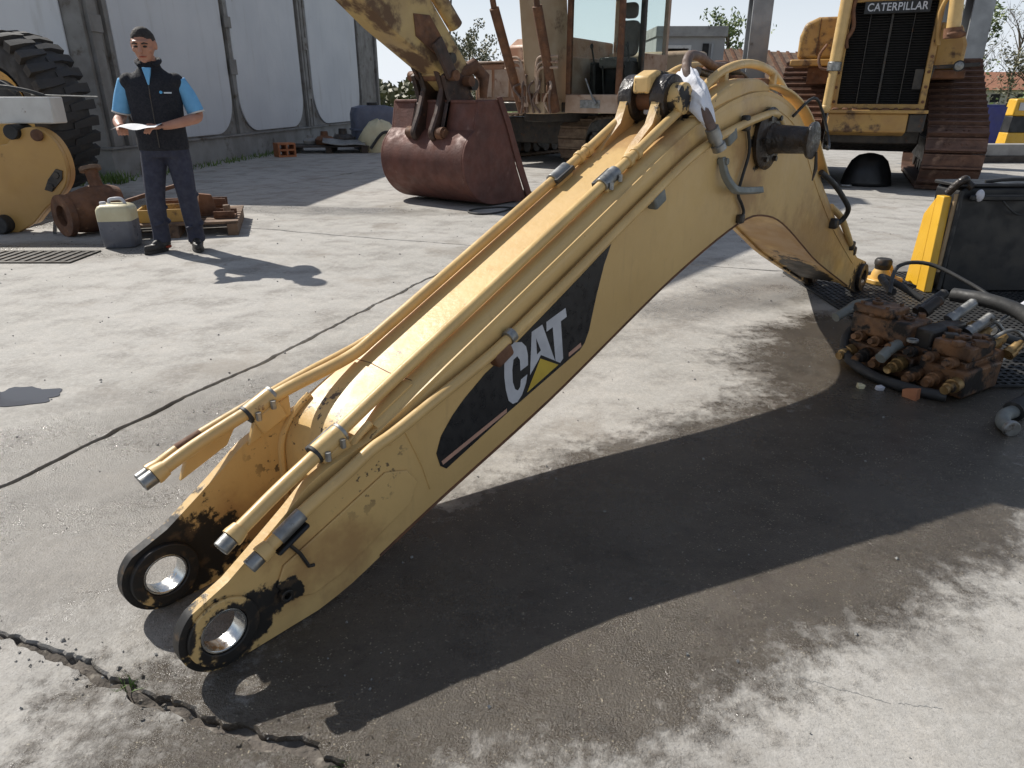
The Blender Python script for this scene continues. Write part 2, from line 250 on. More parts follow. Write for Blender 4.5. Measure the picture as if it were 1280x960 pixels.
# ------------------------------------------------------------------ mesh helpers
class MB:
    def __init__(s, Mx=None): s.v = []; s.f = []; s.M = Mx or Matrix()
    def add(s, vs, fs):
        k = len(s.v); s.v += [s.M @ Vector(p) for p in vs]; s.f += [tuple(i + k for i in q) for q in fs]; return s
    def box(s, c, d, rot=None):
        c = Vector(c); q = rot or Matrix(); vs = []
        for sx in (-1, 1):
            for sy in (-1, 1):
                for sz in (-1, 1): vs.append(c + q @ Vector((sx * d[0] / 2, sy * d[1] / 2, sz * d[2] / 2)))
        return s.add(vs, [(0, 1, 3, 2), (4, 6, 7, 5), (0, 4, 5, 1), (2, 3, 7, 6), (0, 2, 6, 4), (1, 5, 7, 3)])
    def span(s, a, b): return s.box([(a[i] + b[i]) / 2 for i in range(3)], [abs(b[i] - a[i]) for i in range(3)])
    def beam(s, p, q, wd, ht, up=(0, 0, 1)):
        p, q = Vector(p), Vector(q); x = (q - p); l = x.length; x.normalize(); y = Vector(up).cross(x)
        if y.length < 1e-4: y = Vector((0, 1, 0)).cross(x)
        y.normalize(); z = x.cross(y); m = Matrix((x, y, z)).transposed().to_4x4()
        return s.box((p + q) / 2, (l, wd, ht), m)
    def prism(s, poly, t0, t1, fn, holes=()):
        """closed outline(s) in 2D swept from t0 to t1; fn(a, b, t) -> 3D"""
        loops = [poly] + list(holes); pts = [p for l in loops for p in l]
        tris = geometry.tessellate_polygon([[Vector((p[0], p[1], 0)) for p in l] for l in loops])
        N = len(pts); vs = [fn(p[0], p[1], t0) for p in pts] + [fn(p[0], p[1], t1) for p in pts]
        if not holes: fs = [tuple(range(N - 1, -1, -1)), tuple(range(N, 2 * N))]
        else: fs = [tuple(reversed(t)) for t in tris] + [tuple(i + N for i in t) for t in tris]
        k = 0
        for l in loops:
            m = len(l)
            for i in range(m):
                a, b = k + i, k + (i + 1) % m; fs.append((a, b, b + N, a + N))
            k += m
        return s.add(vs, fs)
    def rings(s, rings, cap=True, closed=True):
        k = len(rings[0]); vs = [p for r in rings for p in r]; fs = []
        for i in range(len(rings) - 1):
            for j in range(k if closed else k - 1):
                a = i * k + j; b = i * k + (j + 1) % k; fs.append((a, b, b + k, a + k))
        if cap and closed: fs += [tuple(range(k - 1, -1, -1)), tuple(range((len(rings) - 1) * k, len(rings) * k))]
        return s.add(vs, fs)
    def tube(s, pts, r, seg=12, cap=True):
        pts = [Vector(p) for p in pts]; rr = r if isinstance(r, (list, tuple)) else [r] * len(pts); rings = []; prev = None
        for i, p in enumerate(pts):
            t = (pts[min(i + 1, len(pts) - 1)] - pts[max(i - 1, 0)]).normalized()
            if prev is None:
                u = t.orthogonal().normalized()
            else:
                u = prev - t * prev.dot(t); u = u.normalized() if u.length > 1e-6 else t.orthogonal().normalized()
            prev = u; v = t.cross(u)
            rings.append([p + (u * math.cos(2 * PI * j / seg) + v * math.sin(2 * PI * j / seg)) * rr[i] for j in range(seg)])
        return s.rings(rings, cap)
    def cyl(s, a, b, r, seg=18): return s.tube([a, b], r, seg)
    def ring(s, a, b, ro, ri, seg=28):
        """hollow cylinder from a to b"""
        a, b = Vector(a), Vector(b); t = (b - a).normalized(); u = t.orthogonal().normalized(); v = t.cross(u); vs = []
        for p, r in ((a, ro), (b, ro), (b, ri), (a, ri)): vs += [p + (u * math.cos(2 * PI * j / seg) + v * math.sin(2 * PI * j / seg)) * r for j in range(seg)]
        fs = []
        for i in range(4):
            for j in range(seg):
                q = (i + 1) % 4; fs.append((i * seg + j, i * seg + (j + 1) % seg, q * seg + (j + 1) % seg, q * seg + j))
        return s.add(vs, fs)
    def lathe(s, prof, a, t, seg=24):
        """profile [(dist along axis, radius)]"""
        a = Vector(a); t = Vector(t).normalized(); u = t.orthogonal().normalized(); v = t.cross(u)
        return s.rings([[a + t * d + (u * math.cos(2 * PI * j / seg) + v * math.sin(2 * PI * j / seg)) * max(r, 1e-4) for j in range(seg)] for d, r in prof])
    def ell(s, c, r, seg=16, rg=10, rot=None):
        c = Vector(c); q = rot or Matrix(); rings = []
        for i in range(rg + 1):
            th = PI * i / rg; th = max(.04, min(PI - .04, th))
            rings.append([c + q @ Vector((r[0] * math.sin(th) * math.cos(2 * PI * j / seg), r[1] * math.sin(th) * math.sin(2 * PI * j / seg), r[2] * math.cos(th))) for j in range(seg)])
        return s.rings(rings)
    def build(s, name, mat, parent=None, bevel=0, ang=38, smooth=True, world=None, seg=2):
        inv = world.inverted() if world is not None else None
        me = bpy.data.meshes.new(name); me.from_pydata([(inv @ p) if inv else p for p in s.v], [], s.f)
        bm = bmesh.new(); bm.from_mesh(me); bmesh.ops.recalc_face_normals(bm, faces=bm.faces); bm.to_mesh(me); bm.free()
        if smooth:
            me.polygons.foreach_set('use_smooth', [True] * len(me.polygons)); me.set_sharp_from_angle(angle=R(ang))
        me.materials.append(M[mat] if isinstance(mat, str) else mat)
        o = bpy.data.objects.new(name, me); C.objects.link(o)
        if parent: o.parent = parent
        if bevel:
            b = o.modifiers.new('bevel', 'BEVEL'); b.width = bevel; b.segments = seg; b.limit_method = 'ANGLE'; b.angle_limit = R(40); b.harden_normals = False
        return o
def tag(o, label, cat, group=None):
    o['label'] = label; o['category'] = cat
    if group: o['group'] = group
    return o
def thing(name, label, cat, loc=(0, 0, 0), rz=0, group=None):
    o = bpy.data.objects.new(name, None); C.objects.link(o); o.location = loc; o.rotation_euler = (0, 0, rz); o.empty_display_size = .1
    tag(o, label, cat, group); o_M[o.name] = Matrix.Translation(loc) @ Matrix.Rotation(rz, 4, 'Z'); return o
o_M = {}
def WM(o): return o_M[o.name]
def structure(o): o['kind'] = 'structure'; return o
def smoothpts(pts, n=6):
    """Catmull-Rom through pts"""
    P = [Vector(p) for p in pts]; out = []
    for i in range(len(P) - 1):
        p0 = P[max(i - 1, 0)]; p1 = P[i]; p2 = P[i + 1]; p3 = P[min(i + 2, len(P) - 1)]
        for k in range(n):
            t = k / n; out.append(.5 * ((2 * p1) + (p2 - p0) * t + (2 * p0 - 5 * p1 + 4 * p2 - p3) * t * t + (3 * p1 - p0 - 3 * p2 + p3) * t ** 3))
    out.append(P[-1]); return out
def arc(cx, cy, r, a0, a1, n): return [(cx + r * math.cos(R(a0 + (a1 - a0) * i / n)), cy + r * math.sin(R(a0 + (a1 - a0) * i / n))) for i in range(n + 1)]
def rrect(x0, z0, x1, z1, r, n=5, top=True):
    p = arc(x0 + r, z0 + r, r, 180, 270, n) + arc(x1 - r, z0 + r, r, 270, 360, n)
    p += (arc(x1 - r, z1 - r, r, 0, 90, n) + arc(x0 + r, z1 - r, r, 90, 180, n)) if top else [(x1, z1), (x0, z1)]
    return p
def copy_part(o, name, parent, mw):
    c = bpy.data.objects.new(name, o.data); C.objects.link(c); c.parent = parent; c.matrix_local = mw; return c
# ------------------------------------------------------------------ ground and slabs
g = MB().add([(-900, -300, -.035), (900, -300, -.035), (900, 1500, -.035), (-900, 1500, -.035)], [(0, 1, 2, 3)]).build('ground', 'soil', smooth=False)
structure(g)
E1 = Vector((.371, .928, 0)).normalized(); E2 = Vector((.928, -.371, 0)).normalized()
A0, B0 = .823, -2.496
def ab(a, b, z=0): p = E1 * a + E2 * b; return Vector((p.x, p.y, z))
def nz(x, y=0, s=1): return noise.noise(Vector((x * s, y * s, 3.7)))
def edge(fixed, side, vary, is_a, main):
    """offset of a slab edge from the joint line: shared meander + broken arris"""
    k = fixed * 7.1 + (100 if is_a else 0)
    me = nz(vary, k, .9) * .05 + nz(vary, k, 4) * .022 + nz(vary, k, 17) * (.016 if main else .009) + (nz(vary, k, 45) * .008 if main else 0)
    chip = (abs(nz(vary * 5, k + side * 9)) * .013 + abs(nz(vary * 21, k + side * 4)) * .013 + max(0, nz(vary * 2.2, k + 31 + side)) * .017 if main else abs(nz(vary * 6, k + side * 5)) * .016 + abs(nz(vary * 23, k + side * 2)) * .008)
    return me + side * ((.006 if main else .009) + chip)
av = [A0 + 5 * i for i in range(-2, 5)]; bv = [B0 + 5 * i for i in range(-3, 5)]
for i in range(len(av) - 1):
    for j in range(len(bv) - 1):
        a0, a1, b0, b1 = av[i], av[i + 1], bv[j], bv[j + 1]
        near = i in (1, 2) and j in (2, 3)
        N = 330 if near else 40
        loop = []
        m = lambda x, t: abs(x - t) < .01
        for k in range(N): b = b0 + (b1 - b0) * k / N; loop.append((a0 + edge(a0, 1, b, True, m(a0, A0)), b))
        for k in range(N): a = a0 + (a1 - a0) * k / N; loop.append((a, b1 + edge(b1, -1, a, False, False)))
        for k in range(N): b = b1 + (b0 - b1) * k / N; loop.append((a1 + edge(a1, -1, b, True, m(a1, A0)), b))
        for k in range(N): a = a1 + (a0 - a1) * k / N; loop.append((a, b0 + edge(b0, 1, a, False, False)))
        # corners: clamp so that the loop stays simple
        ca, cb = (a0 + a1) / 2, (b0 + b1) / 2
        lo_a, hi_a, lo_b, hi_b = [None] * 4
        loop = [(p[0], p[1]) for q, p in enumerate(loop) if q % N not in ((0, 1, N - 1) if near else (0,))]
        top = [ab(*p) for p in loop]; low = []
        for (a, b) in loop:
            s = .004; low.append(ab(a + (s if a < ca else -s) * -1, b + (s if b < cb else -s) * -1, -.007))
        base = [Vector((p.x, p.y, -.034)) for p in low]
        K = len(top); mb = MB(); mb.add(top + low + base, [tuple(range(K))] + [(q, (q + 1) % K, (q + 1) % K + K, q + K) for q in range(K)] + [(q + K, (q + 1) % K + K, (q + 1) % K + 2 * K, q + 2 * K) for q in range(K)])
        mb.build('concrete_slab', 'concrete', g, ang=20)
# crumbs of broken concrete along the wide joint, grit lying about
mb = MB(); rnd = random.Random(3)
def crumb(mb, p, s, rnd):
    q = Matrix.Rotation(rnd.uniform(0, 6), 4, Vector((rnd.random(), rnd.random(), rnd.random() + .1)).normalized())
    vs = []
    for x in (-1, 1):
        for y in (-1, 1):
            for z in (-1, 1): vs.append(Vector(p) + q @ Vector((x * s * rnd.uniform(.4, 1), y * s * rnd.uniform(.4, 1), z * s * rnd.uniform(.3, .8))))
    mb.add(vs, [(0, 1, 3, 2), (4, 6, 7, 5), (0, 4, 5, 1), (2, 3, 7, 6), (0, 2, 6, 4), (1, 5, 7, 3)])
for k in range(520):
    b = rnd.uniform(-3.6, .6); a = A0 + nz(b, A0 * 7.1 + 100, .9) * .05 + rnd.gauss(0, .03)
    d = abs(a - A0); p = ab(a, b, -.026 if d < .02 else .001); crumb(mb, p, rnd.choice((.0015, .002, .002, .003, .003, .004, .006)), rnd)
rows = []
for i in range(260):
    b = -3.9 + i * .02; rows.append([ab(A0 + nz(b, A0 * 7.1 + 100, .9) * .05 + (q - 4) * .0125, b, -.016 + .012 * nz(b * 22, q * 1.7) + .009 * nz(b * 60, q * 3.1) + .002 * abs(q - 4)) for q in range(9)])
js = MB(); js.rings(rows, cap=False, closed=False); o = js.build('joint_soil', 'soil'); o['kind'] = 'stuff'; tag(o, 'dark soil packed in the wide floor joint', 'soil')
o = mb.build('crack_debris', 'concrete', smooth=False); o['kind'] = 'stuff'
tag(o, 'crumbled concrete and grit filling the wide joint in the yard floor', 'debris')
mb = MB()
for k in range(420):
    y = rnd.uniform(.9, 9); x = rnd.uniform(-.75, .75) * (y + .6); crumb(mb, (x, y, .002), rnd.choice((.0015, .002, .002, .003, .004)) * (1 + y * .12), rnd)
o = mb.build('loose_grit', 'skirt', smooth=False); o['kind'] = 'stuff'; tag(o, 'loose grit and small stones scattered over the concrete', 'grit')
def tuft(name, loc, n, h, spread, label, mat='grass', seed=1, group=None):
    rn = random.Random(seed); mb = MB()
    for k in range(n):
        a = rn.uniform(0, 6.3); r0 = spread * math.sqrt(rn.random()); b = Vector((r0 * math.cos(a), r0 * math.sin(a), -.02)); hh = h * rn.uniform(.5, 1.1); d = Vector((rn.gauss(0, .45), rn.gauss(0, .45), 1)) * hh
        wv = Vector((math.cos(a * 3), math.sin(a * 3), 0)) * hh * .05; m = b + d * .55; t = b + d + Vector((d.x * .3, d.y * .3, -hh * .12))
        mb.add([b - wv, b + wv, m + wv * .8, m - wv * .8, t], [(0, 1, 2, 3), (3, 2, 4)])
    o = mb.build(name, mat, smooth=False); o.location = loc; tag(o, label, 'weed', group); return o
tuft('weed', (-.905, 1.245, 0), 14, .05, .018, 'tiny green weed in the wide joint beside the boom eyes', seed=2)
tuft('weed', (-.345, 1.03, 0), 12, .035, .02, 'tiny green weed in the wide joint in front of the shadow of a tube end', seed=3)
mb = MB()
for (a_, b_) in (((.68, 1.265), (.86, 1.19)), ((.88, 1.187), (.97, 1.175))):
    p0, p1 = Vector((*a_, .0)), Vector((*b_, .0)); rows = []
    for i in range(24):
        q = p0.lerp(p1, i / 23); q += Vector((nz(i * .7, a_[0]) * .008, nz(i * .9, a_[1]) * .008, 0)); ww = .0004 + .0028 * abs(nz(i * 1.3, 5)); rows.append([q + Vector((-.3, -.9, 0)) * ww + Vector((0, 0, .0006)), q + Vector((.3, .9, 0)) * ww + Vector((0, 0, .0006))])
    mb.rings(rows, cap=False, closed=False)
o = mb.build('floor_crack', 'skirt'); structure(o)
# puddle, drain grate
pts = []
for k in range(60):
    a = 2 * PI * k / 60; r = 1 + .55 * nz(math.cos(a) * 1.7, math.sin(a) * 1.7) + .3 * nz(math.cos(a) * 4, math.sin(a) * 4); pts.append((-2.36 + .24 * r * math.cos(a) + .05 * math.sin(a), 2.93 + .12 * r * math.sin(a), .003))
o = MB().add(pts + [(p[0], p[1], .001) for p in pts], [tuple(range(60))] + [(i, (i + 1) % 60, (i + 1) % 60 + 60, i + 60) for i in range(60)]).build('puddle', 'water', smooth=False); structure(o)
t = thing('drain_grate', 'iron drain grate set in the concrete floor in front of the jerrycan', 'drain grate', (-4.2, 5.93, 0))
MB().span((-.52, -.21, .002), (.52, .21, .006)).build('pit', 'dark', t, smooth=False)
fr = MB()
for a, b in (((-.55, -.24, .001), (.55, -.205, .012)), ((-.55, .205, .001), (.55, .24, .012)), ((-.55, -.205, .001), (-.52, .205, .012)), ((.52, -.205, .001), (.55, .205, .012))): fr.span(a, b)
fr.build('frame', 'darkmetal', t, .002)
b0 = MB().span((-.018, -.203, .0065), (.018, .203, .014)).build('bar', 'darkmetal', t, .002); b0.location = (-.46, 0, 0)
for k in range(1, 12): copy_part(b0, 'bar', t, Matrix.Translation((-.46 + k * .084, 0, 0)))

# ------------------------------------------------------------------ white panelled building
wb = thing('white_panel_building', 'long white building of metal panels with rounded lower corners and stained grey ribs', 'building', (-6.57, 12.0, 0), R(83.2))
MB().span((0, .03, .5), (15.2, 3.6, 4.3)).build('wall_core', 'wallframe', wb, smooth=False)
MB().span((-.02, -.02, -.03), (15.2, 3.55, .46)).build('plinth', 'skirt', wb, .01)
MB().span((-.05, -.07, .46), (15.22, .03, .5)).build('ledge', 'wallframe', wb, .006)
def panel(x0, x1, r=.75, hz=4.2):
    return MB().prism(rrect(x0, .53, x1, hz, r, 10, False), .028, -.012, lambda a, b, t: (a, t, b)).build('wall_panel', 'wallpanel', wb, .012, seg=3)
panel(.62, 4.28); panel(4.62, 8.18); panel(8.95, 12.95, .95)
for x, wd in ((.18, .22), (.5, .10), (4.45, .13), (8.38, .1), (8.56, .16), (8.76, .1), (13.12, .1), (15.05, .2)):
    MB().span((x - wd / 2, -.045, .5), (x + wd / 2, .028, 4.28)).build('rib', 'wallframe', wb, .008)
MB().prism(rrect(.35, .53, 3.35, 4.2, .5, 8, False), -.002, -.03, lambda a, b, t: (t, a, b)).build('wall_panel', 'wallpanel', wb, .01)
MB().span((-.05, .03, .46), (-.001, 3.55, .5)).build('ledge', 'wallframe', wb, .006)
for x, z, hh in ((4.45, 2.6, .22), (4.45, 1.7, .3), (8.56, 2.4, .3), (8.56, 1.2, .24), (.18, 2.2, .25)):
    MB().span((x - .14, -.075, z), (x + .14, -.046, z + hh)).build('hinge', 'wallframe', wb, .006)
MB().span((-.15, -.2, 4.3), (15.35, 3.75, 4.42)).build('roof', 'skirt', wb, .01)
rn = random.Random(5); mb = MB()
for k in range(700):
    x = rn.uniform(-8.6, -6.1); y = rn.uniform(11.0, 12.0) if x < -6.55 else rn.uniform(11.3, 11.9); y += (x + 7) * -.1
    b = Vector((x, y, -.01)); hh = rn.uniform(.06, .22); d = Vector((rn.gauss(0, .4), rn.gauss(0, .4), 1)) * hh; s = Vector((rn.gauss(0, 1), rn.gauss(0, 1), 0)).normalized() * .012
    mb.add([b - s, b + s, b + d * .6 + s * .7, b + d * .6 - s * .7, b + d], [(0, 1, 2, 3), (3, 2, 4)])
for k in range(300):
    f = rn.random(); p = Vector((-6.45 + .119 * (12.2 + f * 6 - 12) + rn.uniform(0, .35), 12.2 + f * 6, -.01)); hh = rn.uniform(.04, .13)
    d = Vector((rn.gauss(0, .4), rn.gauss(0, .4), 1)) * hh; s = Vector((rn.gauss(0, 1), rn.gauss(0, 1), 0)).normalized() * .012
    mb.add([p - s, p + s, p + d * .6 + s * .7, p + d * .6 - s * .7, p + d], [(0, 1, 2, 3), (3, 2, 4)])
o = mb.build('weed_strip', 'grass', smooth=False); o['kind'] = 'stuff'; tag(o, 'low weeds growing along the foot of the white building', 'weeds')

# ------------------------------------------------------------------ far setting: shed, outbuilding, canopy frame
sh = thing('grey_shed', 'flat roofed grey shed with dark open doorway behind the excavator cab', 'shed', (6.0, 26, 0))
MB().prism([(-1.15, -.03), (1.15, -.03), (1.15, 3.1), (-1.15, 3.1)], 0, .2, lambda a, b, t: (a, t, b), [[(-.82, .02), (-.82, 2.75), (-.05, 2.75), (-.05, .02)]]).build('front_wall', 'shed', sh, smooth=False)
MB().span((.95, .2, -.03), (1.15, 4, 3.1)).span((-1.15, .2, -.03), (-.95, 4, 3.1)).span((-.95, 3.8, -.03), (.95, 4, 3.1)).build('wall', 'shed', sh, smooth=False)
MB().span((-1.2, -.12, 3.1), (1.2, 4.1, 3.42)).build('roof', 'concreteblk', sh, .02)
MB().span((-.9, -.04, 2.75), (.03, .0, 2.85)).span((-.9, -.04, .02), (-.82, 0, 2.75)).span((-.05, -.04, .02), (.03, 0, 2.75)).build('door_frame', 'white', sh, smooth=False)
MB().span((.42, -.05, 1.9), (.62, -.001, 2.9)).build('vent', 'dark', sh); MB().span((.7, -.06, 1.9), (.78, -.001, 2.9)).build('downpipe', 'greypost', sh)
ob = thing('low_outbuilding', 'low outbuilding with sloping brown tiled roof behind the steel canopy post', 'building', (9.8, 31, 0))
MB().span((-2.2, 0, -.03), (4.6, 4, 1.5)).build('wall', 'plaster', ob, smooth=False)
rf = MB().prism([(-2.5, -.4), (4.9, -.4), (4.9, 2.2), (-2.5, 2.2)], 0, .14, lambda a, b, t: (a, b, 1.62 + (b + .4) * .52 + t - a * .05)).build('roof', 'timber', ob, smooth=False)
for k in range(18): MB().prism([(-2.5 + k * .41, -.42), (-2.38 + k * .41, -.42), (-2.38 + k * .41, 2.2), (-2.5 + k * .41, 2.2)], .14, .19, lambda a, b, t: (a, b, 1.62 + (b + .4) * .52 + t - a * .05)).build('roof_rib', 'rust', rf, smooth=False)
cn = thing('steel_canopy_frame', 'open grey steel portal frame standing behind the bulldozer', 'steel frame', (6.4, 14, 0))
def ibeam(x, wd, y0=0, dp=.3):
    m = MB(); m.span((x - wd / 2, y0, -.03), (x + wd / 2, y0 + .03, 3.0)).span((x - wd / 2, y0 + dp - .03, -.03), (x + wd / 2, y0 + dp, 3.0)).span((x - .02, y0 + .03, -.03), (x + .02, y0 + dp - .03, 3.0)); return m
for x, wd, y0 in ((-1.93, .36, 0), (2.0, .38, 0), (1.62, .24, .45)):
    p = ibeam(x, wd, y0).build('post', 'greypost', cn, .004); MB().span((x - wd * .75, y0 - .1, -.03), (x + wd * .75, y0 + .4, .006)).build('base_plate', 'greypost', p)
MB().span((-2.2, -.02, 3.0), (2.3, .32, 3.04)).span((-2.2, -.02, 3.3), (2.3, .32, 3.34)).span((-2.2, .13, 3.04), (2.3, .17, 3.3)).build('top_beam', 'bluegrey', cn)

# right-hand edge: barrier beams, bollard, rail, bin, houses
for z0, z1, y0, mat, lab in ((-.03, .13, 15.0, 'darktimber', 'dark timber sleeper lying under the grey concrete beam'), (.132, .36, 15.05, 'concreteblk', 'grey concrete beam lying on the dark timber sleeper')):
    o = MB().span((9.3, y0, z0), (17, y0 + .34, z1)).build('barrier_beam', mat, bevel=.015); tag(o, lab, 'beam')
t = thing('traffic_bollard', 'yellow plastic bollard with black band and white sticker behind the concrete beam', 'bollard', (11.25, 16.6, 0))
def frus(m, z0, z1, w0, w1): return m.rings([[(sx * q, sy * q * .8, z) for sx, sy in ((-1, -1), (1, -1), (1, 1), (-1, 1))] for z, q in ((z0, w0), (z1, w1))])
wz = lambda z: .29 - .085 * z
frus(MB(), -.03, .52, wz(0), wz(.52)).build('base', 'panelyel', t, .015); frus(MB(), .522, .86, wz(.52) - .004, wz(.86) - .004).build('band', 'blackpaint', t, .01)
frus(MB(), .862, 1.22, wz(.86), wz(1.22)).build('top', 'panelyel', t, .03); MB().box((-.02, -.173, 1.06), (.2, .012, .16)).build('sticker', 'white', t)
t = thing('guard_rail', 'white painted pipe guard rail beyond the yellow bollard', 'rail', (14, 20.5, 0))
MB().cyl((-3, 0, .62), (7, 0, .62), .06).build('pipe', 'white', t)
for x in (-2.6, .2, 3.2, 6.2): MB().cyl((x, .07, -.03), (x, .07, .62), .045).build('post', 'greypost', t)
t = thing('blue_bin', 'dark blue open bin standing behind the bulldozer track', 'bin', (10.35, 16.3, 0))
MB().rings([[(sx * q, sy * q, z) for sx, sy in ((-1, -1), (1, -1), (1, 1), (-1, 1))] for z, q in ((-.03, .2), (1.06, .27), (1.06, .24), (.1, .18))]).build('body', 'bluebin', t, .01)
MB().ring((0, 0, 1.06), (0, 0, 1.1), .33, .26, 4).build('rim', 'bluebin', t)
def house(x, y, wx, h, rh, label, nm='house'):
    t = thing(nm, label, 'house', (x, y, 0)); MB().span((-wx, 0, -.035), (wx, 6, h)).build('wall', 'plaster', t, smooth=False)
    MB().prism([(-.4, h - .1), (6.4, h - .1), (3, h + rh)], -wx - .4, wx + .4, lambda a, b, u: (u, a, b)).build('roof', 'roof', t, smooth=False)
    for k in (-.55, .1, .62):
        w_ = MB().span((k * wx - .45, -.05, h * .35), (k * wx + .45, -.001, h * .75)).build('window', 'dark', t); MB().span((k * wx - .5, -.08, h * .33), (k * wx + .5, -.051, h * .35)).build('sill', 'white', w_)
house(47, 74, 5, 1.9, 1.6, 'far house with long orange tiled roof behind the dark evergreen'); house(39.5, 66, 1.6, 1.4, .9, 'small far house with pinkish tiled roof just right of the steel post')
# trees
def tree(name, x, y, h, rx, rz, n, ls, mat, label, seed, group=None, sparse=False, trunk_r=.12, base=None):
    rn = random.Random(seed); t = thing(name, label, 'tree', (x, y, -.03), 0, group); tr = MB(); cz = base if base is not None else h - rz
    tr.tube([(0, 0, 0), (.05 * h * rn.uniform(-1, 1) * .5, 0, h * .4), (0, 0, h * .85)], [trunk_r, trunk_r * .7, trunk_r * .2], 8)
    tips = []
    for k in range(16 if sparse else 12):
        a = rn.uniform(0, 6.3); z0 = h * rn.uniform(.25, .7); e = Vector((math.cos(a) * rx * rn.uniform(.4, .95), math.sin(a) * rx * rn.uniform(.4, .95), min(h * .97, z0 + rz * rn.uniform(.4, 1.1))))
        mid = Vector((e.x * .45, e.y * .45, z0 + (e.z - z0) * .6)); tr.tube([(0, 0, z0), mid, e], [trunk_r * .4, trunk_r * .22, trunk_r * .06], 6); tips.append(e)
        for q in range(5 if sparse else 2):
            s = mid.lerp(e, rn.uniform(.2, .9)); e2 = s + Vector((rn.gauss(0, .5) * rx * .35, rn.gauss(0, .5) * rx * .35, rx * rn.uniform(.15, .5))); tr.tube([s, e2], [trunk_r * .12, trunk_r * .04], 5); tips.append(e2)
    tr.build('trunk', 'bark', t)
    cr = MB(); cl = [(rn.gauss(0, .42) * rx, rn.gauss(0, .42) * rx, cz + rn.uniform(-.85, .9) * rz, rn.uniform(.18, .4) * rx) for _ in range(26)] + [(p.x, p.y, p.z, .16 * rx) for p in tips]
    for k in range(n):
        c = rn.choice(cl); v = Vector((rn.gauss(0, 1), rn.gauss(0, 1), rn.gauss(0, 1))).normalized() * c[3] * rn.random() ** .4
        p = Vector(c[:3]) + v
        if p.z < .05: continue
        u = Vector((rn.gauss(0, 1), rn.gauss(0, 1), rn.gauss(0, 1))).normalized(); s = u.orthogonal().normalized() * ls * rn.uniform(.3, .6); u = u * ls * rn.uniform(.6, 1.1)
        cr.add([p - u, p + s, p + u, p - s], [(0, 1, 2, 3)])
    cr.build('crown', mat, t, smooth=False); return t
tree('evergreen_tree', 33.5, 45, 4.2, 2.4, 2.0, 3800, .16, 'leaf1', 'dense dark evergreen tree standing beyond the yellow bollard', 11, base=2.0)
tree('olive_tree', 29.4, 43, 3.2, 1.8, 1.4, 1700, .13, 'leaf3', 'thin grey-olive tree standing between bollard and steel post', 12, sparse=True, base=1.7)
tree('bare_tree', 31.0, 47, 6.4, 2.0, 2.6, 260, .1, 'leaf3', 'tall bare spring tree with upright twigs behind the dark evergreen', 13, sparse=True, trunk_r=.09, base=3.5)
tree('bare_tree', 27.0, 44, 4.4, 1.5, 1.7, 260, .1, 'leaf3', 'bare twiggy spring tree next to the steel post', 17, sparse=True, trunk_r=.07, base=2.4)
tree('young_tree', 19.5, 33, 4.9, 1.5, 2.2, 1300, .12, 'leaf2', 'light green young tree seen between the two steel posts', 14, base=2.6)
tree('young_tree', 10.6, 38, 5.3, 1.3, 1.1, 1000, .13, 'leaf2', 'light green tree rising behind the grey shed', 15, base=4.0)
tree('round_tree', -2.9, 52, 4.9, 2.6, 1.9, 2600, .13, 'leaf3', 'hazy round tree far behind the excavator body', 16, base=2.9)
for i, (x, y, h, sd) in enumerate(((30.2, 39, 2.3, 31), (27.2, 38, 1.9, 32), (34.5, 40, 2.6, 33))):
    tree('bush', x, y, h, 1.5, 1.0, 1500, .12, ('leaf3', 'leaf2', 'leaf1')[i], ('low olive bush', 'low light green bush', 'low dark green bush')[i] + ' growing in the meadow beyond the guard rail', sd, trunk_r=.05, base=1.1)
rn = random.Random(9); mb = MB()
for k in range(15000):
    x = rn.uniform(-70, 130); y = rn.uniform(84, 100); hmax = 2.4 + 2.6 * abs(nz(x, 5, .06)) + 1.8 * nz(x, 9, .35); z = max(0, hmax) * rn.random() ** .8
    p = Vector((x, y, z)); u = Vector((rn.gauss(0, 1), rn.gauss(0, 1), rn.gauss(0, 1))).normalized(); s = u.orthogonal().normalized() * .3; u = u * .55
    mb.add([p - u, p + s, p + u, p - s], [(0, 1, 2, 3)])
o = mb.build('far_wood', 'leaf3', smooth=False); o['kind'] = 'stuff'; tag(o, 'far hedgerow and wood along the horizon', 'wood')
mb = MB()
for k in range(6000):
    y = rn.uniform(24, 44); x = rn.uniform(14, 42); p = Vector((x, y, -.03)); hh = rn.uniform(.15, .5); d = Vector((rn.gauss(0, .3), rn.gauss(0, .3), 1)) * hh; s = Vector((rn.gauss(0, 1), rn.gauss(0, 1), 0)).normalized() * .05
    mb.add([p - s, p + s, p + d], [(0, 1, 2)])
o = mb.build('meadow_grass', 'grass', smooth=False); o['kind'] = 'stuff'; tag(o, 'green meadow grass beyond the yard', 'grass')
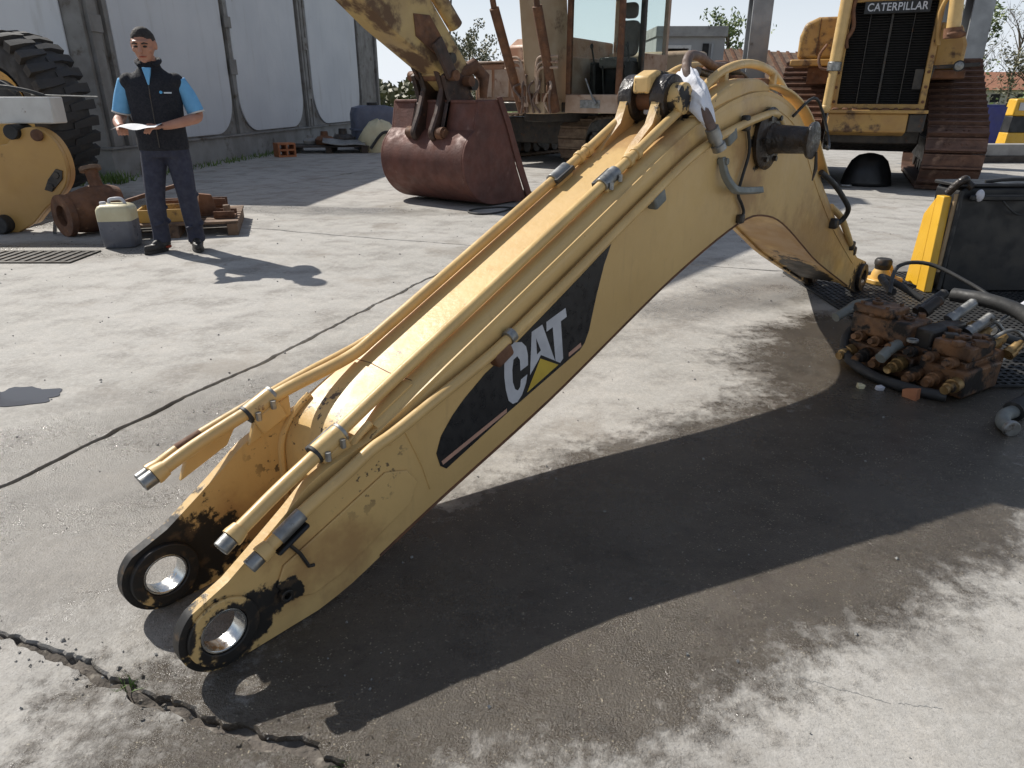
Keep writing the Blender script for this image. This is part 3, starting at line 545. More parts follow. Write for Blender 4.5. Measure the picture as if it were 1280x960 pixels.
# ------------------------------------------------------------------ the excavator boom lying on the yard
BW = .36
bo = thing('excavator_boom', 'long pale yellow cranked excavator boom lying on wet concrete with black decal', 'excavator boom', (-.683, 1.301, 0), R(48.07))
def top(s): return .669 + .459 * (s - .945)
EZ = .108
tip = arc(0, EZ, .105, -88, -232, 22)                      # round the eye, bottom to upper left
upper = [(.03, .228), (.10, .272), (.2, .337), (.27, .385), (.34, .412), (.46, top(.46) - .012), (.7, top(.7) - .012), (1.2, top(1.2) - .012), (1.7, top(1.7) - .012), (1.95, 1.118), (2.15, 1.195), (2.35, 1.255), (2.55, 1.29), (2.75, 1.295), (2.93, 1.262), (3.1, 1.2), (3.25, 1.11), (3.38, 1.0), (3.55, .86), (3.9, .615), (4.2, .44), (4.5, .275)]
foot = arc(4.66, .112, .118, 55, -100, 12)
lower = [(4.39, .098), (3.74, .36), (3.45, .50), (3.22, .615), (3.02, .70), (2.83, .743), (2.65, .748), (2.37, .692), (2.0, .585), (1.69, .475), (1.3, .33), (1.05, .248), (.72, .15), (.52, .085), (.36, .03), (.25, .008)]
upper = [tuple(p)[:2] for p in smoothpts([(*p, 0) for p in upper[:5]], 3)] + [tuple(p)[:2] for p in smoothpts([(*p, 0) for p in upper[5:]], 3)]
lower = [tuple(p)[:2] for p in smoothpts([(*p, 0) for p in lower], 3)]
plate = tip + upper + foot + lower
hole = arc(0, EZ, .058, 0, 345, 23); fhole = arc(4.66, .112, .05, 0, 340, 17)
P3 = lambda a, b, t: (a, t, b)
for y0, y1 in ((.003, .034), (BW - .034, BW - .003)):
    MB().prism(plate, y0, y1, P3, [hole, fhole]).build('side_plate', 'boom', bo, .005, ang=25)
# bosses and bright bushings at the eyes
for y0, y1 in ((-.008, .0025), (.0345, .052), (BW - .052, BW - .0345), (BW - .0025, BW + .012)):
    MB().ring((0, y0, EZ), (0, y1, EZ), .088, .0585, 40).build('eye_boss', 'boom', bo, .003)
for y0, y1 in ((-.003, .048), (BW - .047, BW + .008)):
    MB().ring((0, y0, EZ), (0, y1, EZ), .0578, .0505, 40).build('bushing', 'steel', bo, .002)
for y0, y1 in ((-.02, .06), (BW - .06, BW + .02)): MB().ring((4.66, y0, .112), (4.66, y1, .112), .095, .051, 30).build('foot_boss', 'grease', bo, .004)
# top plate: folded section with rounded shoulders swept along the upper edge
rt = .042
def section(ps, inset=0):
    out = []
    for i, p in enumerate(ps):
        p = Vector((p[0], 0, p[1])); q0 = Vector((ps[max(i - 1, 0)][0], 0, ps[max(i - 1, 0)][1])); q1 = Vector((ps[min(i + 1, len(ps) - 1)][0], 0, ps[min(i + 1, len(ps) - 1)][1]))
        t = (q1 - q0).normalized(); nn = Vector((-t.z, 0, t.x)); prof = [(0, -.075)] + [(rt - rt * math.cos(R(a)), -rt + rt * math.sin(R(a))) for a in range(0, 91, 15)]
        prof = prof + [(BW - y, h) for y, h in reversed(prof)]
        inner = [(BW - .02, -.075), (BW - .03, -.03), (.03, -.03), (.02, -.075)]
        out.append([p + nn * (h + .012) + Vector((0, y, 0)) for y, h in prof + inner])
    return out
tp = [(s, top(s) - .012) for s in (.50, .7, .95, 1.2, 1.45, 1.7, 1.9)] + [tuple(p)[:2] for p in smoothpts([(*p, 0) for p in [(1.95, 1.118), (2.15, 1.195), (2.35, 1.255), (2.55, 1.29), (2.75, 1.295), (2.93, 1.262), (3.1, 1.2), (3.25, 1.11), (3.38, 1.0), (3.55, .86), (3.9, .615), (4.2, .44), (4.45, .30)]], 3)]
MB().rings(section(tp)).build('top_plate', 'boom', bo, ang=40)
def ribbon(pts, y0, y1, th):
    m = MB(); rings = []
    for i, p in enumerate(pts):
        a = Vector((pts[max(i - 1, 0)][0], 0, pts[max(i - 1, 0)][1])); b = Vector((pts[min(i + 1, len(pts) - 1)][0], 0, pts[min(i + 1, len(pts) - 1)][1])); t = (b - a).normalized(); nn = Vector((-t.z, 0, t.x)) * th
        q = Vector((p[0], 0, p[1])); rings.append([q + Vector((0, y0, 0)), q + Vector((0, y1, 0)), q + nn + Vector((0, y1, 0)), q + nn + Vector((0, y0, 0))])
    return m.rings(rings)
low = [p for p in lower if .40 < p[0] < 4.42]
ribbon([(p[0], p[1] + .014) for p in reversed(low)], .0345, BW - .0345, .02).build('bottom_plate', 'boom', bo, ang=40)
nose = [tuple(p)[:2] for p in smoothpts([(*p, 0) for p in [(.64, top(.64) + .006), (.52, top(.52) + .004), (.44, .425), (.395, .36), (.385, .27), (.385, .17), (.40, .06)]], 5)]
ribbon(nose, .0345, BW - .0345, .022).build('nose_plate', 'boom', bo, ang=40)
MB().tube([(.655, .05, top(.655) - .001), (.652, .15, top(.652) - .001), (.66, .25, top(.66) - .001), (.655, BW - .05, top(.655) - .001)], .0028, 8).build('weld_seam', 'rust', bo)
for yy in (.036, BW - .036): MB().tube(smoothpts([(p[0] - .01, yy, p[1]) for p in nose[6:]], 1), .011, 8).build('weld_seam', 'boom', bo)
MB().tube([(p[0], .0015, p[1] + .004) for p in lower if .45 < p[0] < 4.4], .0045, 8).build('edge_weld', 'rust', bo)
MB().tube(smoothpts([(.66, .0022, .20), (.63, .0022, .3), (.58, .0022, .42)], 4), .003, 8).build('weld_seam', 'boom', bo)
# doubler plate on the near lug
oval = arc(.20, .155, .085, 120, 262, 10) + arc(.56, .235, .07, -62, 95, 10)
MB().prism([(.17, .2), (.5, .325), (.575, .30), (.61, .25), (.58, .19), (.52, .165), (.33, .085), (.24, .07), (.17, .1), (.145, .15)], -.004, .0025, P3).build('doubler_plate', 'boom', bo, .003)
# hydraulic tubes
def tp_(pts, r, name='hydraulic_tube', mat='tubeyel', n=5, seg=14): return MB().tube(smoothpts(pts, n), r, seg).build(name, mat, bo)
TR = .0185
yn, yf = .078, BW - .062
near_t = [(.052, .014, .325), (.2, .03, .388), (.34, .045, .44), (.42, .06, .468), (.632, yn, top(.632) + .028), (.95, yn, top(.95) + .028), (1.3, yn, top(1.3) + .028), (1.7, yn, top(1.7) + .028), (1.95, yn, 1.165), (2.1, yn, 1.235), (2.25, yn + .005, 1.30), (2.43, yn + .01, 1.375), (2.68, yn + .02, 1.41), (2.93, yn + .02, 1.385), (3.12, yn + .02, 1.305), (3.28, yn + .02, 1.2), (3.42, yn, 1.06), (3.6, yn, .90), (3.95, yn, .66), (4.2, yn, .50)]
tp_(near_t, TR)
far_t = [(.02, yf + .03, .385), (.14, yf + .03, .43), (.3, yf + .03, .475), (.42, yf + .015, .512), (.62, yf, top(.62) + .035), (.75, yf, top(.75) + .028), (1.1, yf, top(1.1) + .028), (1.7, yf, top(1.7) + .028), (1.95, yf, 1.165), (2.15, yf, 1.26), (2.32, yf, 1.345), (2.5, yf, 1.395), (2.8, yf, 1.40), (3.05, yf, 1.35), (3.25, yf, 1.23), (3.45, yf, 1.03), (3.9, yf, .70)]
tp_(far_t, TR)
side_t = [(.097, -.024, .272), (.16, -.024, .302), (.24, -.024, .342), (.36, -.024, .388), (.45, -.023, .425), (.52, -.023, .442), (.66, -.023, .487), (.93, -.023, .575), (1.23, -.023, .705), (1.75, -.023, .943), (2.08, -.023, 1.083), (2.4, -.023, 1.16), (2.7, -.023, 1.205), (2.80, -.023, 1.19), (2.9, -.023, 1.12), (2.96, -.023, 1.06)]
tp_(side_t, .017)
out_t = [(.03, BW + .035, .365), (.14, BW + .035, .41), (.3, BW + .035, .452), (.5, BW + .03, .50), (.9, BW + .026, .60), (1.6, BW + .026, .92)]
tp_(out_t, .016)
# open ends of tubes: threaded ferrules
for p, q, r in (((.032, .012, .316), (.062, .015, .330), .0205), ((-.003, yf + .03, .377), (.03, yf + .03, .389), .0205), ((.074, -.024, .261), (.105, -.024, .276), .019), ((.01, BW + .035, .358), (.04, BW + .035, .369), .018)):
    MB().ring(p, q, r, r * .6, 16).build('tube_end', 'galv', bo, .002); d = (Vector(q) - Vector(p)); a = Vector(q); MB().tube([a, a + d * .25, a + d * .9], [r * 1.25, r * 1.25, r * 1.05], 12).build('tube_collar', 'tubeyel', bo)
# weld fittings along tubes
for yy in (yn, yf):
    for s in (1.73, 1.78): MB().cyl((s, yy, top(s) + .028), (s + .022, yy, top(s + .022) + .028), .0245, 14).build('tube_collar', 'tubeyel', bo, .003)
MB().cyl((.225, -.024, .3345), (.155, -.024, .2995), .0195, 14).build('tube_sleeve', 'galv', bo)
MB().cyl((.12, BW + .035, .4025), (.19, BW + .035, .423), .018, 14).build('tube_sleeve', 'rust', bo)
# saddle clamps
def clamp(s0, yy, z0, slope, post, strap=1, ln=.085, mt='galv'):
    d = Vector((1, 0, slope)).normalized(); nn = Vector((-d.z, 0, d.x)); p = Vector((s0, yy, z0)); rm = Matrix((d, Vector((0, 1, 0)), nn)).transposed().to_4x4()
    b = MB().box(p - nn * (.012 + post / 2), (ln, .05, post), rm).build('clamp_bracket', 'tubeyel', bo, .004)
    MB().tube([p - d * ln * .5, p + d * ln * .5], .0265, 18).build('clamp_saddle', mt, bo, .003)
    if mt != 'galv':
        for k in (-.52, .52): MB().tube([p + d * ln * (k - .06), p + d * ln * (k + .06)], .0275, 16).build('clamp_band', 'rubber' if k < 0 else 'galv', bo, .002)
    MB().box(p + nn * .004 + Vector((0, strap * .026, 0)), (ln * 1.15, .02, .018), rm).build('clamp_rubber', 'rubber', bo, .004)
    for k in (-.3, .3): MB().cyl(p + d * ln * k + Vector((0, -strap * .033, -.02)), p + d * ln * k + Vector((0, -strap * .033, .004)), .008, 6).build('bolt', 'galv', bo)
clamp(.365, .05, .449, .41, .06, 1, .085, 'tubeyel'); clamp(.335, yf + .03, .485, .42, .06, 1, .085, 'tubeyel')
clamp(1.62, yn, top(1.62) + .028, .459, .018, 1, .095); clamp(1.62, yf, top(1.62) + .028, .459, .018, -1, .095)
# bracket plates holding the loose tube ends
MB().prism([(.10, .33), (.24, .385), (.27, .43), (.13, .40)], BW - .002, BW + .014, P3).build('tube_bracket', 'tubeyel', bo, .003)
MB().prism([(.28, .38), (.42, .43), (.42, .49), (.31, .455)], BW - .045, BW - .03, P3).build('tube_bracket', 'tubeyel', bo, .003)
MB().prism([(.30, .375), (.45, .425), (.44, .45), (.31, .39)], .036, .07, P3).build('tube_bracket', 'boom', bo, .004)
for s, z, mt in ((.948, .555, 'rust'), (1.794, .93, 'greygreen'), (2.33, 1.125, 'greygreen'), (.19, .283, 'blackpaint')):
    MB().box((s, -.02, z), (.075 if s > .3 else .1, .042, .05 if s > .3 else .012), Matrix.Rotation(-.44, 4, 'Y')).build('tube_clip', mt, bo, .008); 
MB().cyl((.975, -.024, .597), (.998, -.024, .607), .023).build('clip_band', 'galv', bo)
# grease plug, bracket strips
MB().ring((.162, -.017, .118), (.162, .002, .118), .018, .009, 14).build('grease_plug', 'boom', bo, .002)
MB().tube([(.185, -.006, .262), (.215, -.008, .215), (.235, -.007, .165), (.25, -.006, .16)], .005, 8).build('wire_stub', 'darkmetal', bo)
# stick cylinder lugs with pin on top of the boom
for y0, y1 in ((.265, .30), (.12, .155)):
    ol = [(1.80, top(1.8) - .015), (2.12, 1.17), (2.165, 1.27)] + arc(2.085, 1.27, .082, 0, 180, 12) + [(1.96, 1.18), (1.86, top(1.86) + .02)]
    MB().prism(ol, y0, y1, P3).build('pin_lug', 'boom', bo, .006)
    MB().ring((2.085, y0 - .014, 1.27), (2.085, y1 + .014, 1.27), .088, .046, 30).build('lug_boss', 'grease', bo, .006)
MB().cyl((2.085, .07, 1.27), (2.085, .345, 1.27), .045, 26).build('cylinder_pin', 'rust', bo, .004)
MB().lathe([(0, .045), (0, .058), (.045, .058), (.05, .05), (.05, .0)], (2.085, .105, 1.27), (0, -1, 0)).build('pin_collar', 'boom', bo)
MB().box((2.085, .21, 1.235), (.03, .05, .05)).build('pin_tag', 'canlid', bo, .006)
MB().prism([(1.99, 1.285), (2.6, 1.325), (2.62, 1.345), (2.05, 1.372), (1.99, 1.35)], .165, .24, P3).build('lug_gusset', 'boom', bo, .01)
# lid plate and flange at the crank
lid = [(2.12, 1.2)] + [tuple(p)[:2] for p in smoothpts([(2.2, 1.255, 0), (2.35, 1.315, 0), (2.5, 1.345, 0), (2.65, 1.345, 0), (2.76, 1.318, 0)], 5)] + [(2.75, 1.29), (2.55, 1.285), (2.35, 1.25)]
MB().prism(lid, .012, .10, P3).build('lid_plate', 'boom', bo, .012, seg=3)
fl = [tuple(p)[:2] for p in smoothpts([(2.76, 1.315, 0), (2.93, 1.285, 0), (3.12, 1.22, 0), (3.28, 1.125, 0), (3.42, 1.0, 0), (3.58, .87, 0)], 5)]
ribbon(fl, -.03, .03, .012).build('edge_flange', 'boom', bo, .003)
# black side pivot: flange, shaft and end cap
MB().lathe([(0, .0), (0, .13), (.018, .135), (.03, .115), (.032, .07), (.05, .062), (.20, .056), (.202, .075), (.216, .078), (.222, .06), (.222, 0)], (2.74, -.001, 1.10), (0, -1, 0), 30).build('side_pivot', 'grease', bo)
for k in range(6): a = k * PI / 3; MB().cyl((2.74 + .1 * math.cos(a), -.03, 1.1 + .1 * math.sin(a)), (2.74 + .1 * math.cos(a), -.045, 1.1 + .1 * math.sin(a)), .012, 6).build('bolt', 'grease', bo)
MB().tube([(2.77, -.225, 1.05), (2.79, -.227, 0.98), (2.775, -.225, .93)], [.006, .009, .003], 8).build('split_pin', 'darkmetal', bo)
# grey L bracket and wire on the side
m = MB(); m.tube(smoothpts([(2.30, -.012, 1.045), (2.31, -.03, .98), (2.345, -.05, .93), (2.42, -.05, .905), (2.66, -.045, .885)], 5), .02, 4); m.build('hook_bracket', 'greygreen', bo, .004)
MB().cyl((2.305, -.04, 1.03), (2.305, .003, 1.03), .014, 8).build('bolt', 'greygreen', bo)
MB().tube(smoothpts([(2.47, -.018, 1.185), (2.53, -.012, 1.13), (2.56, -.012, 1.05), (2.52, -.012, .95), (2.50, -.012, .88), (2.55, -.012, .83), (2.58, -.012, .79), (2.55, -.01, .755)], 4), .007, 8).build('cable', 'rubber', bo)
for p in ((2.47, -.02, 1.185), (2.5, -.012, 1.16), (2.555, -.012, .765)): MB().box(p, (.04, .03, .04)).build('cable_clip', 'darkmetal', bo, .008)
# hoses over the crank
MB().tube(smoothpts([(2.66, .2, 1.40), (2.508, .18, 1.40), (2.377, .17, 1.428), (2.253, .15, 1.427), (2.185, .12, 1.38), (2.165, .075, 1.322), (2.14, .015, 1.25), (2.118, -.03, 1.194), (2.12, -.05, 1.157)], 6), .019, 14).build('hose', 'hosebrown', bo)
MB().lathe([(0, .018), (0, .027), (.05, .027), (.052, .022), (.07, .022), (.072, .028), (.095, .028), (.095, .015), (.08, .013)], (2.118, -.047, 1.165), (.25, -.1, -.42), 16).build('hose_fitting', 'galv', bo)
for pts, r, mt in (([(2.95, .2, 1.30), (2.85, .2, 1.37), (2.7, .2, 1.385), (2.55, .2, 1.36), (2.42, .2, 1.375)], .02, 'darkmetal'), ([(2.5, .25, 1.33), (2.65, .25, 1.40), (2.85, .25, 1.40), (3.0, .25, 1.34)], .022, 'rust'), ([(3.0, -.01, 1.19), (3.12, -.05, 1.27), (3.22, -.07, 1.2), (3.2, -.12, 1.09), (3.05, -.18, 1.05), (2.9, -.21, 1.07)], .007, 'rubber'),
                   ([(3.5, -.01, .9), (3.62, -.05, .83), (3.78, -.08, .72), (3.88, -.07, .66), (3.9, -.04, .60), (3.86, -.01, .57)], .015, 'rubber'), ([(3.82, .01, .68), (4.0, .0, .60), (4.15, -.01, .48), (4.28, .0, .40)], .02, 'tubeyel')):
    MB().tube(smoothpts(pts, 5), r, 10).build('hose', mt, bo)
for p in ((2.72, .17, 1.33), (2.9, .13, 1.32), (2.6, .2, 1.33), (2.82, .28, 1.34)): MB().box(p, (.09, .06, .07)).build('hose_block', 'rust', bo, .01)
for p in ((3.84, -.015, .585), (4.3, .0, .385), (4.42, .02, .33)): MB().box(p, (.05, .05, .06)).build('hose_block', 'darkmetal', bo, .012)
for s, z in ((2.45, 1.345), (2.95, 1.34)): MB().box((s, yn + .012, z), (.03, .03, .07)).build('tube_stay', 'tubeyel', bo, .004)
# decal film: black field, white letters, yellow triangle, stripes
D = lambda t0, t1: (lambda a, b, t: (a, t, b))
dec = [(.691, .306), (.712, .355), (.76, .405), (.809, .442), (.902, .497), (1.0, .536), (1.051, .562), (1.218, .64), (1.377, .716), (1.548, .80), (1.509, .73), (1.472, .629), (1.448, .551), (1.436, .507), (1.412, .465), (1.385, .445), (.998, .330), (.728, .24), (.704, .259)]
df = MB().prism(dec, .0025, .0012, P3).build('decal', 'decalblk', bo, smooth=False)
df['label'] = 'black decal with white letters and a yellow triangle'
def letter(poly, holes=(), mt='decalwht', y=.0006): return MB().prism(poly, .0011, y, P3, holes).build('letter' if mt == 'decalwht' else 'decal_mark', mt, df, smooth=False)
letter([(.987, .50), (.992, .535), (1.008, .556), (1.035, .564), (1.069, .556), (1.091, .535), (1.1, .504), (1.101, .468), (1.064, .459), (1.061, .498), (1.048, .514), (1.03, .507), (1.024, .474), (1.027, .43), (1.038, .403), (1.052, .394), (1.063, .403), (1.067, .428), (1.098, .437), (1.092, .408), (1.072, .372), (1.05, .354), (1.028, .354), (1.007, .372), (.994, .414), (.987, .46)])
letter([(1.112, .43), (1.118, .578), (1.171, .590), (1.243, .444), (1.21, .462), (1.166, .486), (1.155, .472)], [[(1.14, .552), (1.166, .502), (1.146, .492)]])
letter([(1.192, .594), (1.293, .620), (1.301, .587), (1.269, .579), (1.288, .44), (1.272, .428), (1.246, .442), (1.226, .568), (1.194, .560)])
letter([(1.164, .474), (1.262, .424), (1.098, .372)], mt='decalyel')
letter([(.709, .273), (.998, .348), (.998, .334), (.714, .259)], mt='decalpink'); letter([(1.319, .452), (1.388, .472), (1.392, .456), (1.32, .437)], mt='decalpink')
# rag tied round the hose
def ragpt(u, v):
    c = Vector((2.165, .125, 1.352)).lerp(Vector((2.122, -.04, 1.175)), u) + Vector((.0, 0, .02 * math.sin(PI * u)))
    wd = .085 * (1 - .35 * u) * (.55 + .6 * math.sin(PI * (u * .8 + .15))); a = 2 * PI * v
    k = 1 + .42 * nz(u * 4, math.cos(a) * 1.6 + math.sin(a) * 2.1) + .3 * nz(u * 3 + 4, math.cos(a) * 5 + 2 * math.sin(a))
    return c + Vector((.5, .45, .55)) * wd * k * math.cos(a) * .8 + Vector((.1, -.5, .45)) * wd * k * math.sin(a) * .75
mb = MB(); mb.rings([[ragpt(i / 26, j / 28) for j in range(28)] for i in range(27)])
Mb = WM(bo)
rag = MB(); rag.v = [Mb @ v for v in mb.v]; rag.f = mb.f; o = rag.build('rag', 'cloth', ang=60); tag(o, 'crumpled white rag tied round the brown hose at the boom crank', 'rag')
# ------------------------------------------------------------------ crawler tracks
def track(root, x0, fwd, circles, wd, n, shoe_mat, inv, grouser=.05, th=.035):
    """x0: ground point at the front of the track; fwd: unit vector pointing forwards; circles: (distance back, height, radius) of idlers, sprocket"""
    f = Vector((*fwd, 0)).normalized(); back = -f; sd_ = Vector((f.y, -f.x, 0)); o0 = Vector((*x0, 0)); iv = inv.inverted()
    W3 = lambda a, z: o0 + back * a + Vector((0, 0, z))
    fr = MB()
    for a, z, r in circles:
        fr.tube([W3(a, z) - sd_ * wd * .28, W3(a, z) + sd_ * wd * .28], r * .88, 30); fr.tube([W3(a, z) - sd_ * wd * .36, W3(a, z) + sd_ * wd * .36], r * .3, 16)
    a0, z0, r0 = circles[0]; a1, z1, r1 = circles[1]
    for s in (-1, 1): fr.beam(W3(a0, z0) + sd_ * s * wd * .3, W3(a1, z1) + sd_ * s * wd * .3, wd * .1, r0 * .8)
    k = max(4, int((a1 - a0) / .36))
    for i in range(k): p = W3(a0 + (a1 - a0) * (i + .5) / k, z0 - r0 * .62); fr.tube([p - sd_ * wd * .25, p + sd_ * wd * .25], r0 * .34, 16)
    tk = fr.build('track', 'darkmetal', root, .006, world=inv)
    pts = [(a + r * math.cos(2 * PI * q / 90), z + r * math.sin(2 * PI * q / 90)) for a, z, r in circles for q in range(90)]; pts = sorted(set(pts))
    def half(ps):
        h_ = []
        for p in ps:
            while len(h_) > 1 and (h_[-1][0] - h_[-2][0]) * (p[1] - h_[-2][1]) - (h_[-1][1] - h_[-2][1]) * (p[0] - h_[-2][0]) <= 0: h_.pop()
            h_.append(p)
        return h_[:-1]
    hull = half(pts) + half(pts[::-1]); cum = [0]                # counter-clockwise seen with a to the right, z up
    for q in range(len(hull)): p, p2 = hull[q], hull[(q + 1) % len(hull)]; cum.append(cum[-1] + math.hypot(p2[0] - p[0], p2[1] - p[1]))
    peri = cum[-1]; pitch = peri / n; first = None
    def at(s):
        s %= peri
        for q in range(len(hull)):
            if cum[q + 1] >= s: p, p2 = hull[q], hull[(q + 1) % len(hull)]; t = (s - cum[q]) / max(1e-9, cum[q + 1] - cum[q]); return Vector((p[0] + (p2[0] - p[0]) * t, p[1] + (p2[1] - p[1]) * t))
    for i in range(n):
        c = at((i + .3) * pitch); e0_ = at((i + .3 - .45) * pitch); e1_ = at((i + .3 + .45) * pitch); t2 = (e1_ - e0_).normalized(); p = (c + e0_ + e1_) / 3
        t = back * t2.x + Vector((0, 0, t2.y)); z = back * t2.y + Vector((0, 0, -t2.x)); x = t.cross(z)
        m = iv @ (Matrix.Translation(W3(p.x, p.y)) @ Matrix((x, t, z)).transposed().to_4x4())
        if first is None:
            q = MB().box((0, 0, .0), (wd, pitch * .94, th)).box((0, pitch * .36, grouser * .5 + th * .2), (wd * .99, .03, grouser)).box((0, -pitch * .42, th * .35), (wd * .96, pitch * .12, th * .7))
            for bx in (-.18, -.1, .1, .18): q.cyl((wd * bx, -pitch * .1, th * .4), (wd * bx, -pitch * .1, th * .5 + .012), .016, 6)
            first = q.build('track_shoe', shoe_mat, tk, .004); first.matrix_local = m
        else: copy_part(first, 'track_shoe', tk, m)
    return tk

# ------------------------------------------------------------------ excavator behind
AA = R(38); eu = Vector((math.sin(AA), math.cos(AA), 0)); ew = Vector((math.cos(AA), -math.sin(AA), 0)); FL = Vector((.93, 13.2, 0))
ex = thing('excavator', 'dusty old crawler excavator with glazed cab and rust red bucket resting on the yard', 'excavator', (1.2, 14.8, 0)); EI = WM(ex)
EM = Matrix(((eu.x, ew.x, 0, FL.x), (eu.y, ew.y, 0, FL.y), (0, 0, 1, 0), (0, 0, 0, 1)))
def ep(mb, name, mat, parent=None, bevel=0, **k): return mb.build(name, mat, parent or ex, bevel, world=EI, **k)
E_ = lambda: MB(EM)
EC = [(.46, .46, .40), (3.4, .46, .40), (2.0, .50, .40)]
track(ex, (1.13, 14.35), -eu.xy, EC, .62, 44, 'shoelight', EI, .04)
track(ex, (-.62, 15.75), -eu.xy, EC, .62, 44, 'shoelight', EI, .04)
ep(MB().box((1.2, 16.0, .62), (1.9, 1.9, .5), Matrix.Rotation(-AA, 4, 'Z')).cyl((1.0, 15.2, .8), (1.0, 15.2, 1.02), .75, 36), 'car_body', 'darkmetal', None, .02)
ep(E_().span((.25, -2.55, 1.0), (3.3, 1.05, 1.17)), 'deck', 'darkmetal', None, .02)
hs = ep(E_().span((.55, -2.55, 1.172), (3.3, -.85, 1.86)), 'engine_house', 'exrust', None, .03)
for k in range(4): ep(E_().span((.53, -2.45 + k * .42, 1.25), (.549, -2.1 + k * .42, 1.75)), 'access_door', 'exdust', hs, .008)
ep(E_().span((.5, -2.5, 1.865), (.9, -.95, 1.9)), 'hand_rail', 'exdust', None, .01)
ep(E_().prism([(1.2, 1.87), (3.2, 1.87), (3.2, 2.3), (1.5, 2.34), (1.25, 2.2)], -2.25, -.95, lambda a, b, t: (a, t, b)), 'hood', 'exrust', None, .04)
ep(E_().cyl((1.7, -2.0, 2.3), (1.7, -2.0, 2.95), .05).cyl((1.7, -2.0, 2.9), (1.6, -2.0, 3.05), .05), 'exhaust', 'darkmetal')
ep(E_().span((3.0, -2.5, 1.173), (3.75, .95, 2.1)), 'counterweight', 'exboom', None, .08)
# cab
ep(E_().span((.0, 0, 1.0), (.12, 1.1, 1.3)), 'sill', 'exdust', None, .015); ep(E_().span((-.012, .32, 1.08), (-.001, .72, 1.21)), 'step_plate', 'galv', None, .004)
ep(E_().span((.12, 0, 1.172), (1.65, 1.1, 1.3)), 'floor', 'exdust', None, .01)
for uu, ww, mt in ((.04, .045, 'rust'), (.04, 1.04, 'rust'), (.72, 1.06, 'darkmetal'), (1.6, 1.05, 'exdust'), (1.6, .05, 'exdust')):
    ep(E_().span((uu - .04, ww - .045, 1.3), (uu + .04, ww + .045, 2.9)), 'cab_pillar', mt, None, .012)
ep(E_().prism([(-.06, 2.9), (1.72, 2.9), (1.68, 3.02), (.0, 3.02)], -.03, 1.13, lambda a, b, t: (a, t, b)), 'cab_roof', 'exdust', None, .03)
ep(E_().span((.09, 1.06, 1.301), (.67, 1.1, 1.5)).span((.77, 1.06, 1.301), (1.55, 1.1, 1.95)), 'door_panel', 'exdust', None, .01)
ep(E_().span((.1, -.001, 1.301), (1.55, .03, 1.9)), 'side_panel', 'exdust', None, .01)
ep(E_().span((1.57, .1, 1.301), (1.63, 1.0, 1.75)), 'back_panel', 'exdust', None, .01)
for a, b in (((.02, .1, 1.32), (.028, .99, 2.88)), ((.8, 1.075, 1.96), (1.55, 1.083, 2.88)), ((.1, 1.075, 1.52), (.66, 1.083, 2.88)), ((.1, .01, 1.91), (1.55, .018, 2.88)), ((1.6, .11, 1.77), (1.608, .99, 2.88))):
    ep(E_().span(a, b), 'glass_pane', 'glass', smooth=False)
ep(E_().cyl((-.02, .42, 1.55), (-.04, .62, 1.18), .014, 8).cyl((-.03, .6, 1.24), (-.035, .66, 1.15), .022, 8), 'wiper', 'galv')
st = ep(E_().prism(rrect(.38, 1.92, .78, 2.5, .12), .98, 1.12, lambda a, b, t: (t + (b - 1.9) * .12, a, b)), 'seat_back', 'seat', None, .04, seg=3)
ep(E_().prism(rrect(.45, 2.53, .72, 2.78, .08), 1.06, 1.17, lambda a, b, t: (t, a, b)), 'head_rest', 'seat', st, .03, seg=3)
ep(E_().span((.5, .34, 1.72), (1.05, .82, 1.9)), 'seat_cushion', 'seat', st, .05, seg=3); ep(E_().span((.6, .42, 1.3), (1.0, .74, 1.72)), 'seat_base', 'dark', st, .02)
for ww in (.2, .9):
    ep(E_().span((.45, ww, 1.3), (1.0, ww + .12, 1.82)), 'console', 'dark', None, .02); ep(E_().cyl((.5, ww + .06, 1.8), (.42, ww + .05, 2.05), .016, 8).ell((.415, ww + .05, 2.07), (.03, .03, .045)), 'joystick', 'rubber')
for ww in (.42, .6): ep(E_().cyl((.3, ww, 1.3), (.22, ww, 1.75), .014, 8), 'pedal_lever', 'rubber')
# boom, cylinders, pipework
K = Vector((-.9, -.45, 4.6)); S_w = Vector((-2.36, 7.45, 3.35)); d_ = S_w - FL; S = Vector((d_.dot(eu), d_.dot(ew), 3.35))
bm_ = E_().prism([(.48, .98), (-.28, .98), (-.32, 1.6), (-.5, 2.9), (-1.2, 4.5), (-1.1, 5.2), (-.55, 5.0), (.0, 4.1), (.34, 2.9), (.5, 1.6)], -.66, -.24, lambda a, b, t: (a, t, b))
ep(bm_, 'boom', 'exboom', None, .02)
m = E_(); a, b = Vector((-.9, -.45, 4.75)), S + Vector((0, 0, .1)); m.beam(a, b, .4, .62); ep(m, 'boom', 'exboom', None, .02)
for ww, u1 in ((-.86, -1.0), (-.12, -.78)):
    ep(E_().cyl((-.1, ww, 1.02), (-.1 + (u1 + .1) * .88, ww, 2.62), .082, 20).cyl((-.1 + (u1 + .1) * .88, ww, 2.62), (u1 * 1.15, ww + .02, 3.4), .05, 16), 'boom_cylinder', 'rust', None, .004)
